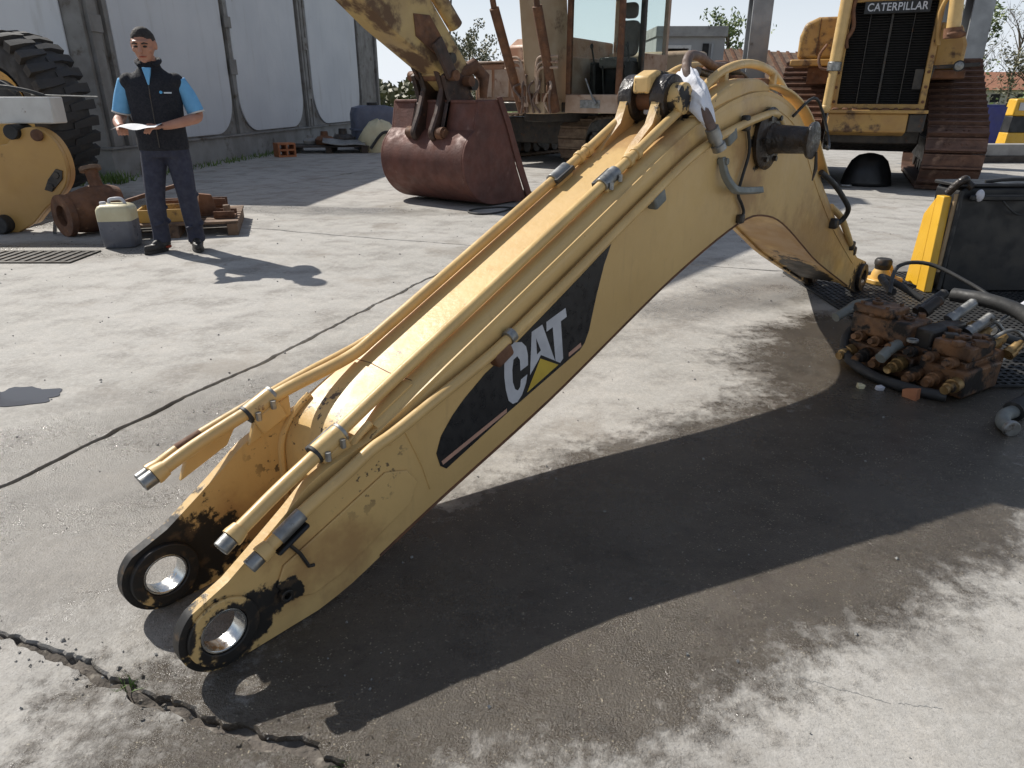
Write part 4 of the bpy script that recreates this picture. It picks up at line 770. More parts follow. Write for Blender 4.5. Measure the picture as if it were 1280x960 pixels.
for k in range(3):
    z = 1.62 + k * .085; o_ = .07 * k
    ep(E_().tube(smoothpts([(-.36, -1.05 + 0 * k, z + .1), (-.4, -.9, z + .1), (-.4, -.72 - o_ * .2, z + .1), (-.4, -.66, z), (-.38, -.64 + o_ * .3, z - .25), (-.36, -.6 + o_ * .4, 1.1)], 4), .022, 8), 'oil_pipe', 'exdust')
    ep(E_().tube(smoothpts([(-.36, .08, z + .1), (-.4, -.1, z + .1), (-.4, -.22 - o_ * .3, z + .1), (-.4, -.3 - o_ * .2, z + .02), (-.38, -.33 - o_ * .2, z - .25), (-.36, -.36 + o_ * .2, 1.15)], 4), .022, 8), 'oil_pipe', 'exdust')
rn = random.Random(21)
for k in range(9):
    w0 = rn.uniform(-.75, -.1); ep(E_().tube(smoothpts([(-.33, w0, 1.62 - rn.random() * .2), (-.42, w0 + rn.uniform(-.1, .1), 1.4), (-.38, w0 + rn.uniform(-.12, .12), 1.2), (-.3, w0, 1.0)], 4), .02, 8), 'hose', rn.choice(['hosebrown', 'rust', 'exdust']))
for k in range(4): ep(E_().box((-.34, -.7 + k * .17, 1.25), (.08, .1, .14)), 'valve', 'rust', None, .012)
# stick, bucket
a, b = Vector((-.70, 9.42, 1.42)), S_w
sx = (b - a).normalized(); sy = ew.copy(); sz_ = sx.cross(sy); SM = Matrix(((sx.x, sy.x, sz_.x, a.x), (sx.y, sy.y, sz_.y, a.y), (sx.z, sy.z, sz_.z, a.z), (0, 0, 0, 1)))
if sz_.z < 0: SM = Matrix(((sx.x, sy.x, -sz_.x, a.x), (sx.y, sy.y, -sz_.y, a.y), (sx.z, sy.z, -sz_.z, a.z), (0, 0, 0, 1)))
S_ = lambda: MB(SM)
stk = ep(S_().prism([(-.12, -.14), (.3, -.17), (1.3, -.30), (2.6, -.36), (3.1, -.2), (3.2, .1), (2.9, .42), (2.3, .5), (1.0, .36), (.2, .2), (-.12, .13)], -.2, .2, lambda p, q, t: (p, t, q)), 'stick', 'exstick', None, .02)
ep(S_().span((.12, -.225, -.2), (.42, .225, -.12)).span((.16, -.212, -.12), (.4, .212, .18)), 'stick_plate', 'exstick', stk, .01)
ep(S_().prism([(.42, -.06), (.95, -.12), (1.1, .05), (.9, .2), (.5, .1)], .201, .213, lambda p, q, t: (p, t, q)), 'wear_plate', 'rust', stk, .004)
ep(S_().cyl((.5, -.26, .42), (2.4, -.26, .72), .02, 8).cyl((.5, .18, .40), (2.4, .18, .72), .09, 18), 'bucket_cylinder', 'exstick', stk)
ep(S_().cyl((-.02, -.3, 0), (-.02, .3, 0), .07).cyl((.42, -.28, .02), (.42, .28, .02), .06), 'stick_pin', 'darkmetal', stk)
bT = Vector((.16, 9.48, 0)); BMx = Matrix(((eu.x, ew.x, 0, bT.x), (eu.y, ew.y, 0, bT.y), (0, 0, 1, 0), (0, 0, 0, 1))); B_ = lambda: MB(BMx)
shell = [tuple(p)[:2] for p in smoothpts([(-.02, .02, 0), (-.4, .015, 0), (-.75, .03, 0), (-1.0, .13, 0), (-1.17, .32, 0), (-1.22, .55, 0), (-1.17, .74, 0), (-1.04, .88, 0)], 6)] + [(-1.0, .9), (-.93, 1.22)]
inner = [(p[0] + (.03 if p[0] < -.9 else .0), p[1] + (.03 if p[1] < .5 else -.005)) for p in shell]; inner = [(min(-.02, p[0] + .012), p[1]) for p in inner]
bk = ep(B_().prism(shell + list(reversed(inner)), -1.36, 0, lambda p, q, t: (p, t, q)), 'bucket', 'bucketred', None, .006)
side = shell + [(-.55, 1.24), (-.4, .9), (-.2, .42), (.0, .02)]
for t0, t1 in ((-.0, .03), (-1.39, -1.36)): ep(B_().prism(side, t0, t1, lambda p, q, t: (p, t, q)), 'bucket_side', 'bucketred', bk, .006)
ep(B_().prism([(-.60, 1.26), (-.42, .92), (-.2, .42), (.02, .0), (.14, .0), (-.1, .46), (-.36, 1.0), (-.52, 1.27)], .031, .055, lambda p, q, t: (p, t, q)), 'side_cutter', 'bucketred', bk, .006)
ep(B_().span((-.22, -1.36, .0), (.12, .03, .045)), 'cutting_edge', 'bucketred', bk, .008)
for k in range(5):
    y = -1.3 + k * .315; ep(B_().prism([(.05, -.0), (.30, .03), (.30, .05), (.08, .12), (-.06, .12), (-.06, .05), (.05, .046)], y - .05, y + .05, lambda p, q, t: (p, t, q)), 'bucket_tooth', 'darkmetal', bk, .008)
ep(B_().span((-.95, -1.36, 1.2), (-.5, .0, 1.235)), 'bucket_top', 'bucketred', bk, .008)
for y in (-.92, -.42):
    ep(B_().prism([(-1.12, .78), (-1.06, .9), (-.96, 1.23), (-1.05, 1.5), (-.9, 1.6), (-.7, 1.5), (-.52, 1.24), (-.98, 1.2)], y - .03, y + .03, lambda p, q, t: (p, t, q)), 'bucket_ear', 'greasyrust', bk, .008)
    ep(B_().ring((-1.1, y - .045, .86), (-1.1, y + .045, .86), .075, .05).cyl((-1.1, y - .08, .86), (-1.1, y + .08, .86), .05), 'ear_boss', 'rust', bk)
    ep(B_().beam((-.98, y + .09, 1.5), (-1.22, y + .09, 1.86), .05, .16), 'link_arm', 'greasyrust', stk, .01)
ep(B_().cyl((-.95, -1.05, 1.5), (-.95, -.28, 1.5), .06).cyl((-.68, -1.05, 1.44), (-.68, -.28, 1.44), .06), 'bucket_pin', 'rust', bk)
for t0 in (-.86, -.56): ep(B_().prism(arc(-1.1, .86, .1, 150, 330, 8) + [(-.86, 1.12), (-.72, 1.42), (-.76, 1.72), (-.98, 1.8), (-1.1, 1.62), (-.98, 1.36), (-1.08, 1.1)], t0, t0 + .08, lambda p, q, t: (p, t, q)), 'bucket_link', 'greasyrust', stk, .02)
ep(B_().tube([(-.7, -.5, 1.5), (-.45, -.45, 1.62), (-.3, -.42, 1.5), (-.32, -.42, 1.25)], [.07, .09, .08, .05], 12), 'link_knuckle', 'rust', bk)
ep(MB().tube([(-.78, 9.6, 1.78), (-.74, 9.62, 2.4), (-.66, 9.66, 3.6)], .012, 6), 'cable', 'rubber')
o = MB().tube(smoothpts([(.1, 8.9, .012), (-.15, 8.35, .012), (-.38, 8.22, .012), (-.52, 8.4, .012), (-.42, 8.62, .012), (-.1, 8.75, .012), (.3, 8.5, .012)], 8), .011, 8).build('wire_loop', 'rubber'); tag(o, 'thin black cable loop lying in front of the rust red bucket', 'cable')

# ------------------------------------------------------------------ bulldozer
dz = thing('bulldozer', 'yellow crawler bulldozer with black radiator grille and brown track shoes', 'bulldozer', (5.17, 10.6, 0)); DI = WM(dz)
dz.rotation_euler = (0, 0, R(-24)); dz.location = (5.2, 10.6, 0)     # parts are laid out facing -Y, then the whole machine is turned
def dp(mb, name, mat, parent=None, bevel=.01, **k): return mb.build(name, mat, parent or dz, bevel, world=DI, **k)
DC = [(.45, .49, .42), (3.3, .49, .42), (2.35, 1.36, .40)]
track(dz, (6.22, 10.62), (0, -1), DC, .75, 42, 'shoe', DI, .07, .05)
track(dz, (4.06, 10.62), (0, -1), DC, .75, 42, 'shoe', DI, .07, .05)
# radiator guard
gx0, gx1, gz0, gz1 = 4.53, 5.73, 1.10, 2.62; gc = (gx0 + gx1) / 2
gf = dp(MB().prism([(gx0, gz0), (gx1, gz0), (gx1, gz1), (gx0, gz1)], 10.6, 10.78, lambda a, b, t: (a, t, b), [[(gx0 + .08, gz0 + .07), (gx0 + .08, gz1 - .16), (gx1 - .08, gz1 - .16), (gx1 - .08, gz0 + .07)]]), 'radiator_guard', 'dozeryel', None, .012)
dp(MB().span((gx0 + .02, 10.74, gz0 + .02), (gx1 - .02, 10.77, gz1 - .1)), 'radiator_core', 'dark', gf, 0)
m = MB()
for k in range(40): m.box((gc, 10.70, gz0 + .09 + k * .0325), (gx1 - gx0 - .17, .05, .006), Matrix.Rotation(.5, 4, 'X'))
o = dp(m, 'grille_slats', 'dark', gf, 0); o['kind'] = 'stuff'
for x in (gc - .27, gc, gc + .27): dp(MB().span((x - (.014 if x == gc else .006), 10.655, gz0 + .07), (x + (.014 if x == gc else .006), 10.673, gz1 - .16)), 'grille_bar', 'darkmetal', gf, .003)
npl = dp(MB().span((4.76, 10.585, 2.31), (5.56, 10.6, 2.46)), 'name_plate', 'blackpaint', gf, .004)
cu = bpy.data.curves.new('lettering', 'FONT'); cu.body = 'CATERPILLAR'; cu.size = .135; cu.align_x = 'CENTER'; cu.align_y = 'CENTER'; cu.extrude = .002; cu.offset = .0018; cu.space_character = 1.04
tmp = bpy.data.objects.new('lettering', cu); C.objects.link(tmp); bpy.context.view_layer.update()
me = bpy.data.meshes.new_from_object(tmp.evaluated_get(bpy.context.evaluated_depsgraph_get())); bpy.data.objects.remove(tmp)
wx = max(v.co.x for v in me.vertices) - min(v.co.x for v in me.vertices)
for v in me.vertices: v.co = DI.inverted() @ Vector((5.16 + v.co.x * .73 / wx, 10.582 - v.co.z, 2.385 + v.co.y))
me.materials.append(M['decalwht']); lo = bpy.data.objects.new('lettering', me); C.objects.link(lo); lo.parent = npl
dp(MB().span((4.48, 10.46, 1.05), (5.78, 10.64, 1.095)), 'ledge', 'dozeryel')
for k in range(9): x = 4.6 + k * .13; dp(MB().ell((x, 10.55 + .02 * math.sin(k * 2.1), 1.1), (.05 + .02 * math.sin(k * 3), .04, .025), 8, 5), 'dirt_clod', 'rust', None, 0)
dp(MB().prism([(10.5, .8), (10.8, .74), (11.2, .74), (11.2, 1.05), (10.5, 1.05)], 4.52, 5.55, lambda a, b, t: (t, a, b)), 'front_guard', 'dozeryel', None, .02)
dp(MB().span((5.552, 10.52, .8), (5.77, 11.2, 1.05)), 'front_guard', 'darkmetal', None, .02)
dp(MB().prism([(11.0, .62), (11.6, .48), (13.6, .48), (13.8, 1.1), (11.0, 1.1)], 4.5, 5.78, lambda a, b, t: (t, a, b)), 'belly', 'darkmetal', None, .02)
dp(MB().span((4.56, 10.78, 1.1), (5.70, 12.8, 2.6)), 'engine_hood', 'dozeryel', None, .05)
dp(MB().span((4.4, 12.8, 1.5), (5.9, 14.2, 2.0)), 'operator_deck', 'dozeryel', None, .04); dp(MB().span((4.6, 12.9, 2.0), (5.7, 14.1, 3.3)), 'operator_cab', 'blackpaint', None, .05)
dp(MB().prism([(3.92, 1.80), (4.46, 1.80), (4.46, 2.38), (4.16, 2.38), (3.98, 2.30), (3.92, 2.12)], 11.5, 12.2, lambda a, b, t: (a, t, b)), 'tool_box', 'dozeryel', None, .05, seg=3)
dp(MB().span((4.19, 11.485, 1.85), (4.2, 11.5, 2.36)), 'lid_seam', 'rust', None, 0)
dp(MB().span((3.84, 11.35, 1.70), (4.5, 12.3, 1.795)), 'fender', 'dozeryel', None, .02); dp(MB().span((4.1, 11.6, 1.45), (4.5, 11.9, 1.698)), 'fender_stay', 'rust', None, .01)
dp(MB().prism([(5.76, 1.62), (6.16, 1.62), (6.16, 1.95), (6.06, 2.2), (5.76, 2.25)], 11.3, 12.2, lambda a, b, t: (a, t, b)), 'tool_box', 'dozeryel', None, .05); dp(MB().span((5.76, 11.2, 1.5), (6.2, 12.4, 1.618)), 'fender', 'rust', None, .02)
# lift cylinders
dp(MB().cyl((4.53, 10.48, 2.75), (4.50, 10.48, 1.72), .078), 'lift_cylinder', 'tubeyel', None, .005); dp(MB().cyl((4.50, 10.48, 1.72), (4.497, 10.48, 1.60), .092), 'cylinder_gland', 'galv', None, .01); dp(MB().cyl((4.497, 10.48, 1.60), (4.48, 10.48, 1.14), .06).ell((4.48, 10.48, 1.12), (.07, .07, .07)), 'cylinder_rod', 'tubeyel', None, 0)
dp(MB().cyl((5.80, 10.46, 2.8), (5.86, 10.46, 2.1), .085), 'lift_cylinder', 'tubeyel', None, .005); dp(MB().cyl((5.86, 10.46, 2.1), (5.868, 10.46, 1.98), .11).ell((5.90, 10.40, 2.02), (.12, .07, .05)), 'cylinder_gland', 'rust', None, 0)
dp(MB().tube(smoothpts([(5.74, 10.5, 2.5), (5.68, 10.52, 2.3), (5.70, 10.52, 2.05), (5.73, 10.52, 1.9)], 5), .03, 10), 'hose', 'dozeryel', None, 0); dp(MB().tube(smoothpts([(4.66, 10.5, 2.6), (4.62, 10.52, 2.4), (4.66, 10.52, 2.15), (4.6, 10.52, 2.0), (4.62, 10.56, 1.9)], 5), .028, 10), 'hose', 'rust', None, 0)
dp(MB().tube(smoothpts([(4.36, 10.6, 1.95), (4.28, 10.55, 1.8), (4.32, 10.5, 1.65), (4.44, 10.48, 1.62)], 5), .02, 8), 'hose', 'rust', None, 0)
for x in (gx0 + .035, gx1 - .035):
    for k in range(7): dp(MB().cyl((x, 10.6, 1.2 + k * .19), (x, 10.575, 1.2 + k * .19), .022, 6), 'bolt', 'rust', None, 0)
lp = dp(MB().lathe([(0, .0), (0, .05), (.05, .07), (.1, .07), (.1, .0)], (6.04, 10.72, 1.65), (0, -1, 0)), 'work_lamp', 'blackpaint', None, 0); dp(MB().lathe([(0, 0), (0, .055), (.012, .04), (.016, 0)], (6.04, 10.619, 1.65), (0, -1, 0)), 'lamp_glass', 'galv', lp, 0)
dp(MB().beam((5.75, 10.8, 1.64), (6.3, 10.78, 1.67), .05, .05).beam((5.75, 10.8, 1.67), (5.72, 10.8, 1.5), .06, .06), 'lamp_bracket', 'darkmetal', None, .008)
dp(MB().span((5.53, 10.645, 1.36), (5.64, 10.655, 1.62)), 'radiator_tag', 'darkmetal', gf, .004)
# dark tub under the bulldozer
m = MB(); m.rings([[Vector((5.5 + rx * math.cos(2 * PI * j / 28), 11.2 + ry * math.sin(2 * PI * j / 28), z)) for j in range(28)] for z, rx, ry in ((0.001, .37, .34), (.06, .36, .33), (.2, .33, .3), (.36, .26, .24), (.44, .17, .16), (.47, .05, .05))])
o = m.build('rubber_tub', 'blackpaint', ang=180); tag(o, 'black rounded tub upturned on the ground under the bulldozer', 'tub')
o = MB().tube(smoothpts([(5.0, 11.0, .03), (4.98, 10.85, .03), (5.08, 10.8, .03), (5.12, 10.9, .03)], 5), .018, 8).build('wire_hook', 'galv'); tag(o, 'small bent metal hook beside the black tub under the bulldozer', 'hook')

# ------------------------------------------------------------------ wheel loader cut by the frame
wl = thing('wheel_loader', 'yellow and white wheel loader front with huge black lugged tyre', 'wheel loader', (-6.3, 8.8, 0)); LI = WM(wl)
def lp_(mb, name, mat, parent=None, bevel=.008, **k): return mb.build(name, mat, parent or wl, bevel, world=LI, **k)
tc, tr_ = Vector((-6.62, 10.15, 1.04)), 1.0; ax = Vector((-.42, -.907, 0)).normalized(); wd = .62
wh = lp_(MB().lathe([(-wd / 2 + .1, .55), (-wd / 2, .62), (-wd / 2 - .015, .8), (-wd / 2 + .05, .95), (-wd / 2 + .14, .985), (0, 1.0), (wd / 2 - .14, .985), (wd / 2 - .05, .95), (wd / 2 + .015, .8), (wd / 2, .62), (wd / 2 - .1, .55)], tc, ax, 64), 'tyre', 'tyre', None, 0, ang=50)
lp_(MB().lathe([(wd / 2 - .22, .0), (wd / 2 - .22, .3), (wd / 2 - .15, .45), (wd / 2 - .02, .56), (wd / 2 - .06, .5), (wd / 2 - .2, .28), (wd / 2 - .2, 0)], tc, ax, 40), 'rim', 'yellow', wh, 0)
e0 = Vector((0, 0, 1)); e1 = ax.cross(e0); nl = 30; lug = None
for i in range(nl):
    for sd2 in (-1, 1):
        a = 2 * PI * (i + (.5 if sd2 > 0 else 0)) / nl; rad = e0 * math.cos(a) + e1 * math.sin(a); tan = ax.cross(rad)
        m4 = LI.inverted() @ (Matrix.Translation(tc + rad * .985 + ax * sd2 * .17) @ Matrix((ax * sd2, tan * sd2, rad)).transposed().to_4x4())
        if lug is None:
            lug = MB().prism([(-.20, -.02), (-.02, -.075), (.17, -.10), (.17, .02), (-.02, .03), (-.2, .06)], -.06, .045, lambda p, q, t: (p, q, t - (p + .02) ** 2 * .9 * (1 if p > 0 else .3))).build('tread_lug', 'tyre', wh, .012); lug.matrix_local = m4
        else: copy_part(lug, 'tread_lug', wh, m4)
arm = [(-5.6, .74), (-5.2, .78), (-4.88, .85), (-4.74, .97), (-4.6, 1.0), (-4.46, .93), (-4.38, .79), (-4.36, .62), (-4.40, .48), (-4.5, .36), (-4.66, .24), (-4.82, .09), (-4.94, .0), (-5.6, .0)]
arm = [tuple(p)[:2] for p in smoothpts([(*p, 0) for p in arm[2:12]], 4)]; arm = [(-5.7, .72)] + arm + [(-5.0, .0), (-5.7, .0)]
pl = lp_(MB().prism(arm, 7.1, 7.16, lambda a, b, t: (a, t, b)), 'frame_plate', 'loaderyel', None, .008)
rim = [p for p in arm if p[0] > -4.9]; 
m = MB(); m.rings([[Vector((p[0] + dx * .0, y, p[1] + 0)) for y in (7.161, 7.24)] + [Vector((p[0] - .03, y, p[1] - .015)) for y in (7.24, 7.161)] for p in rim for dx in (0,)]); lp_(m, 'edge_plate', 'loaderyel', pl, 0)
lp_(MB().span((-5.7, 7.162, .64), (-4.9, 7.45, .7)), 'cross_plate', 'white', pl)
MBc = MB()
for p in ((-4.47, .56), (-4.55, .45)): lp_(MB().cyl((p[0], 7.099, p[1]), (p[0], 7.075, p[1]), .035, 6), 'bolt', 'darkmetal', pl, .003)
lp_(MB().prism([(-4.62, .42), (-4.55, .4), (-4.42, .52), (-4.40, .6), (-4.46, .62), (-4.56, .52)], 7.098, 7.085, lambda a, b, t: (a, t, b)), 'bolt_plate', 'darkmetal', pl, .004)
lp_(MB().cyl((-4.78, 7.04, .96), (-4.78, 7.3, .96), .07), 'hinge_pin', 'blackpaint', pl); lp_(MB().cyl((-4.55, 7.05, .93), (-4.55, 7.09, .93), .055), 'hinge_cap', 'rust', pl)
lp_(MB().cyl((-5.1, 6.98, .09), (-5.1, 7.3, .09), .09, 24), 'pin_boss', 'rubber', pl, .01)
lp_(MB().span((-6.4, 7.18, 1.03), (-4.42, 7.4, 1.27)), 'white_beam', 'white', None, .012)
lp_(MB().tube(smoothpts([(-5.4, 7.4, 1.29), (-5.0, 7.3, 1.36), (-4.75, 7.35, 1.33), (-4.6, 7.4, 1.28)], 5), .02, 8).tube(smoothpts([(-5.4, 7.3, 1.36), (-5.1, 7.45, 1.42), (-4.85, 7.4, 1.30)], 5), .025, 8), 'hose', 'rubber', None, 0)
lp_(MB().cyl((-4.72, 7.4, 1.29), (-4.1, 7.45, 1.27), .007, 6), 'wire', 'galv', None, 0)
lp_(MB().span((-8.2, 7.6, .55), (-5.9, 9.2, 1.0)), 'chassis', 'yellow', None, .03); lp_(MB().cyl(tc + ax * .1, tc + ax * 1.2, .2), 'axle', 'darkmetal', None, .02)
# ------------------------------------------------------------------ valve block with hoses, mat, bracket, black hood
vx = Vector((.52, -.855, 0)).normalized(); vy = Vector((.855, .52, 0)).normalized(); VK = Vector((1.99, 2.86, 0))      # near corner
vb = thing('hydraulic_valve_block', 'oily rust brown hydraulic valve block with stub fittings and hoses lying on wet concrete', 'valve block', (2.05, 3.25, 0)); VI = WM(vb)
VM = Matrix(((-vx.x, vy.x, 0, VK.x), (-vx.y, vy.y, 0, VK.y), (0, 0, 1, .005), (0, 0, 0, 1)))
V_ = lambda: MB(VM)                                        # local: x back along the block (0..0.62), y depth (0..0.5), z up
def vp(mb, name, mat, parent=None, bevel=.006, **k): return mb.build(name, mat, parent or vb, bevel, world=VI, **k)
vp(V_().span((.03, .10, .03), (.58, .44, .16)), 'valve_body', 'valverust', None, .012)
vp(V_().span((.0, .05, .0), (.22, .36, .13)).span((.25, .06, .0), (.6, .40, .12)), 'valve_body', 'valverust', None, .012)
vp(V_().span((.02, .09, .16), (.2, .30, .235)), 'valve_cover', 'valverust', None, .012); vp(V_().span((.30, .06, .16), (.60, .26, .27)), 'valve_cover', 'valverust', None, .014)
vp(V_().span((.40, .05, .27), (.6, .22, .315)), 'valve_cover', 'valverust', None, .012); vp(V_().span((.22, .12, .14), (.31, .42, .25)), 'valve_body', 'darkmetal', None, .012)
rn = random.Random(4)
for k in range(7):
    x = .035 + k * .088; z = .075 + .012 * rn.uniform(-1, 1)
    vp(V_().lathe([(0, .034), (.04, .034), (.042, .027), (.075, .027), (.078, .02), (.1 + .02 * rn.random(), .02), (.102, .0)], (x, .055, z), (0, -1, -.12), 14), 'spool_cap', 'valverust' if k % 3 else 'brass', None, 0)
for k in range(6):
    x = .08 + k * .09; vp(V_().lathe([(0, .026), (.05, .026), (.052, .016), (.09, .014), (.09, 0)], (x, .08, .15), (0, -1, .15), 12), 'port_plug', 'valverust', None, 0)
for p in ((.11, .19, .235), (.36, .15, .27), (.52, .13, .315), (.45, .22, .27), (.27, .05, .2)):
    vp(V_().ring(p, (p[0], p[1], p[2] + .014), .026, .015, 16), 'port_ring', 'galv' if p[0] == .27 else 'valverust', None, .002)
for cx, cy, z in ((.11, .195, .235), (.45, .16, .27), (.5, .135, .315)):
    for dx in (-.065, .065):
        for dy in (-.06, .06): vp(V_().cyl((cx + dx, cy + dy, z - .001), (cx + dx, cy + dy, z + .012), .010, 6), 'bolt', 'valverust', None, 0)
# stub pipes and brass fittings on the far side
for x, y, z, l, mt in ((.44, .36, .25, .17, 'darkmetal'), (.30, .40, .24, .15, 'galv'), (.38, .30, .28, .1, 'darkmetal'), (.2, .40, .2, .14, 'galv')):
    vp(V_().lathe([(0, .032), (.03, .032), (.032, .026), (l, .026), (l + .012, .016), (l + .012, 0)], (x, y, z), (-.25, .8, .55), 14), 'stub_pipe', mt, None, 0)
for k in range(5):
    x = .02 + k * .075; vp(V_().lathe([(0, .03), (.035, .03), (.037, .024), (.075, .024), (.08, .018), (.1, .016), (.1, 0)], (x, .43, .14 + .012 * k), (-.1, .85, .5), 12), 'brass_fitting', 'brass', None, 0)
    vp(V_().cyl((x + .03, .44, .1), (x + .02, .54, .13), .014, 8), 'brass_fitting', 'galv', None, 0)
vp(V_().cyl((.17, .52, .21), (.12, .64, .30), .010, 10), 'lever', 'galv'); vp(V_().cyl((.125, .625, .29), (.085, .72, .355), .02, 14), 'lever_grip', 'canlid', None, .005)
vp(V_().tube(smoothpts([(.1, .44, .2), (.06, .5, .24), (.02, .56, .2), (.01, .57, .14)], 5), .009, 8).tube(smoothpts([(.2, .46, .22), (.16, .54, .25), (.12, .58, .2)], 5), .009, 8), 'thin_pipe', 'galv', None, 0)
def wtube(name, pts, r, mt, n=6): return vp(MB().tube(smoothpts(pts, n), r, 14), name, mt, None, 0)
hose_ = [(2.28, 3.5, .33), (2.36, 3.36, .34), (2.44, 3.22, .32), (2.46, 3.08, .27), (2.42, 2.95, .2), (2.34, 2.84, .12), (2.24, 2.76, .06), (2.17, 2.72, .035)]
wtube('big_hose', hose_, .036, 'rubber'); vp(MB().cyl((2.30, 2.80, .10), (2.285, 2.787, .09), .042), 'hose_band', 'canlid', None, .003)
wtube('hose_fitting', [(2.20, 2.735, .045), (2.14, 2.70, .034)], .044, 'rubber', 2); wtube('hose_elbow', [(2.14, 2.70, .034), (2.08, 2.665, .032), (2.035, 2.60, .028), (2.03, 2.54, .03)], .028, 'greygreen'); vp(MB().cyl((2.03, 2.555, .03), (2.03, 2.535, .03), .034), 'elbow_nut', 'galv', None, .004)
wtube('hose', [(1.88, 3.42, .2), (1.80, 3.46, .17), (1.74, 3.44, .12), (1.70, 3.32, .06), (1.74, 3.14, .03), (1.84, 2.98, .025), (1.96, 2.88, .025)], .024, 'rubber')
wtube('hose', [(2.0, 3.72, .22), (1.94, 3.78, .2), (1.88, 3.76, .17), (1.80, 3.72, .14)], .026, 'greygreen'); wtube('hose', [(2.06, 3.7, .28), (2.2, 3.92, .38), (2.36, 3.9, .40), (2.5, 3.7, .33), (2.55, 3.55, .28)], .011, 'rubber'); wtube('hose', [(2.1, 3.74, .28), (2.16, 4.0, .30), (2.3, 4.05, .24), (2.4, 3.95, .18)], .02, 'rubber')
wtube('hose', [(1.92, 3.2, .18), (1.84, 3.17, .16), (1.76, 3.12, .12)], .026, 'greygreen'); wtube('hose', [(2.5, 3.45, .15), (2.66, 3.5, .08), (2.9, 3.55, .05), (3.2, 3.6, .035)], .024, 'rubber')
for k in range(26):
    x, y = rn.uniform(.02, .58), rn.uniform(.06, .42); z = .235 if x < .2 else (.16 if x < .3 else .27); s = rn.uniform(.012, .03)
    vp(V_().box((x, y, z + s * .2 - (.11 if y > .3 else 0)), (s * 2, s * 1.4, s), Matrix.Rotation(rn.random() * 3, 4, 'Z')), 'casting_boss', rn.choice(['valverust', 'valverust', 'darkmetal']), None, .004)
# litter on the wet floor
for x, y, s, mt, lab in ((1.83, 2.93, .035, 'brickc', 'small orange scrap lying on the wet floor by the valve block'), (1.73, 3.02, .02, 'canlid', 'tiny blue-white scrap lying on the wet floor by the valve block'), (1.65, 3.04, .022, 'plastic', 'tiny cream scrap lying on the wet floor by the hose')):
    m = MB(); crumb(m, (0, 0, s * .3), s, rn); o = m.build('scrap', mt, bevel=.003); o.location = (x, y, 0); tag(o, lab, 'scrap')
# perforated mat under the block
m = MB(); mx0, mx1, my0, my1 = 2.12, 3.7, 3.05, 5.35
nx, ny = 38, 56
for i in range(nx + 1): x = mx0 + (mx1 - mx0) * i / nx; m.span((x - .008, my0, .002), (x + .008, my1, .012))
for j in range(ny + 1): y = my0 + (my1 - my0) * j / ny; m.span((mx0, y - .008, .0025), (mx1, y + .008, .0125))
o = m.build('rubber_mat', 'rubber', smooth=False); tag(o, 'black perforated rubber mat lying under the valve block and black hood', 'mat')
# yellow mount with bolt
t = thing('mount_bracket', 'small yellow mounting bracket with dark bolt standing beside the boom foot', 'bracket', (2.72, 5.02, .0128), R(20))
MB().prism(rrect(-.13, -.09, .13, .09, .05), .0, .035, lambda a, b, q: (a, b, q)).build('base', 'yellow', t, .006); MB().lathe([(.034, .0), (.034, .07), (.07, .065), (.1, .05), (.1, 0)], (-.02, 0, 0), (0, 0, 1)).build('boss', 'yellow', t)
MB().prism([(-.02, .03), (.12, .03), (.05, .13), (-.02, .15)], -.02, .02, lambda a, b, q: (a, q, b)).build('rib', 'yellow', t, .005); MB().lathe([(.1, 0), (.1, .05), (.13, .055), (.135, .06), (.16, .06), (.175, .05), (.175, 0)], (-.02, 0, 0), (0, 0, 1)).build('bolt', 'darkmetal', t)
# black hood panel
bh = thing('black_hood_panel', 'glossy black machine hood standing on edge with bright yellow side strip', 'hood panel', (3.5, 4.75, .0128))
MB().prism(rrect(-.50, 0, .75, .70, .04), 0, .30, lambda a, b, q: (a, q + b * .05, b)).build('panel', 'blackpaint', bh, .012)
MB().span((-.52, .035, .701), (.78, .34, .725)).build('top_lip', 'blackpaint', bh, .01); MB().span((-.46, -.02, .62), (.74, .012, .66)).build('front_rib', 'blackpaint', bh, .01)
MB().prism([(-.045, .0), (.06, .0), (.13, .64), (.04, .64)], -.63, -.575, lambda a, b, q: (q + b * .06, a + .02, b)).build('yellow_strip', 'panelyel', bh, .006)
MB().prism([(.06, .02), (.22, .02), (.22, .5), (.13, .62)], -.63, -.61, lambda a, b, q: (q + b * .06, a + .02, b)).build('yellow_strip', 'panelyel', bh, .004)
MB().cyl((-.552, .0, .14), (-.522, .04, .66), .014).build('tan_pipe', 'tan', bh); MB().cyl((-.53, -.015, .02), (-.50, .025, .68), .016).build('edge_seal', 'rubber', bh)
MB().tube(smoothpts([(-.56, .08, .66), (-.53, .05, .72), (-.49, .04, .755), (-.46, .06, .73), (-.43, .03, .70)], 5), .026, 10).build('latch', 'grease', bh); MB().ell((-.40, -.012, .655), (.028, .022, .04)).build('buffer', 'canlid', bh)
MB().tube(smoothpts([(-.24, -.015, .62), (-.15, -.025, .545), (-.06, -.02, .535), (.04, -.025, .60), (.09, -.02, .64)], 5), .007, 8).build('cable', 'rubber', bh); MB().tube(smoothpts([(-.3, .12, .73), (-.15, .1, .748), (.05, .12, .745), (.2, .14, .73)], 5), .012, 8).build('cable', 'rubber', bh)
MB().ell((.1, -.02, .63), (.035, .03, .03)).build('cable_clip', 'grease', bh)

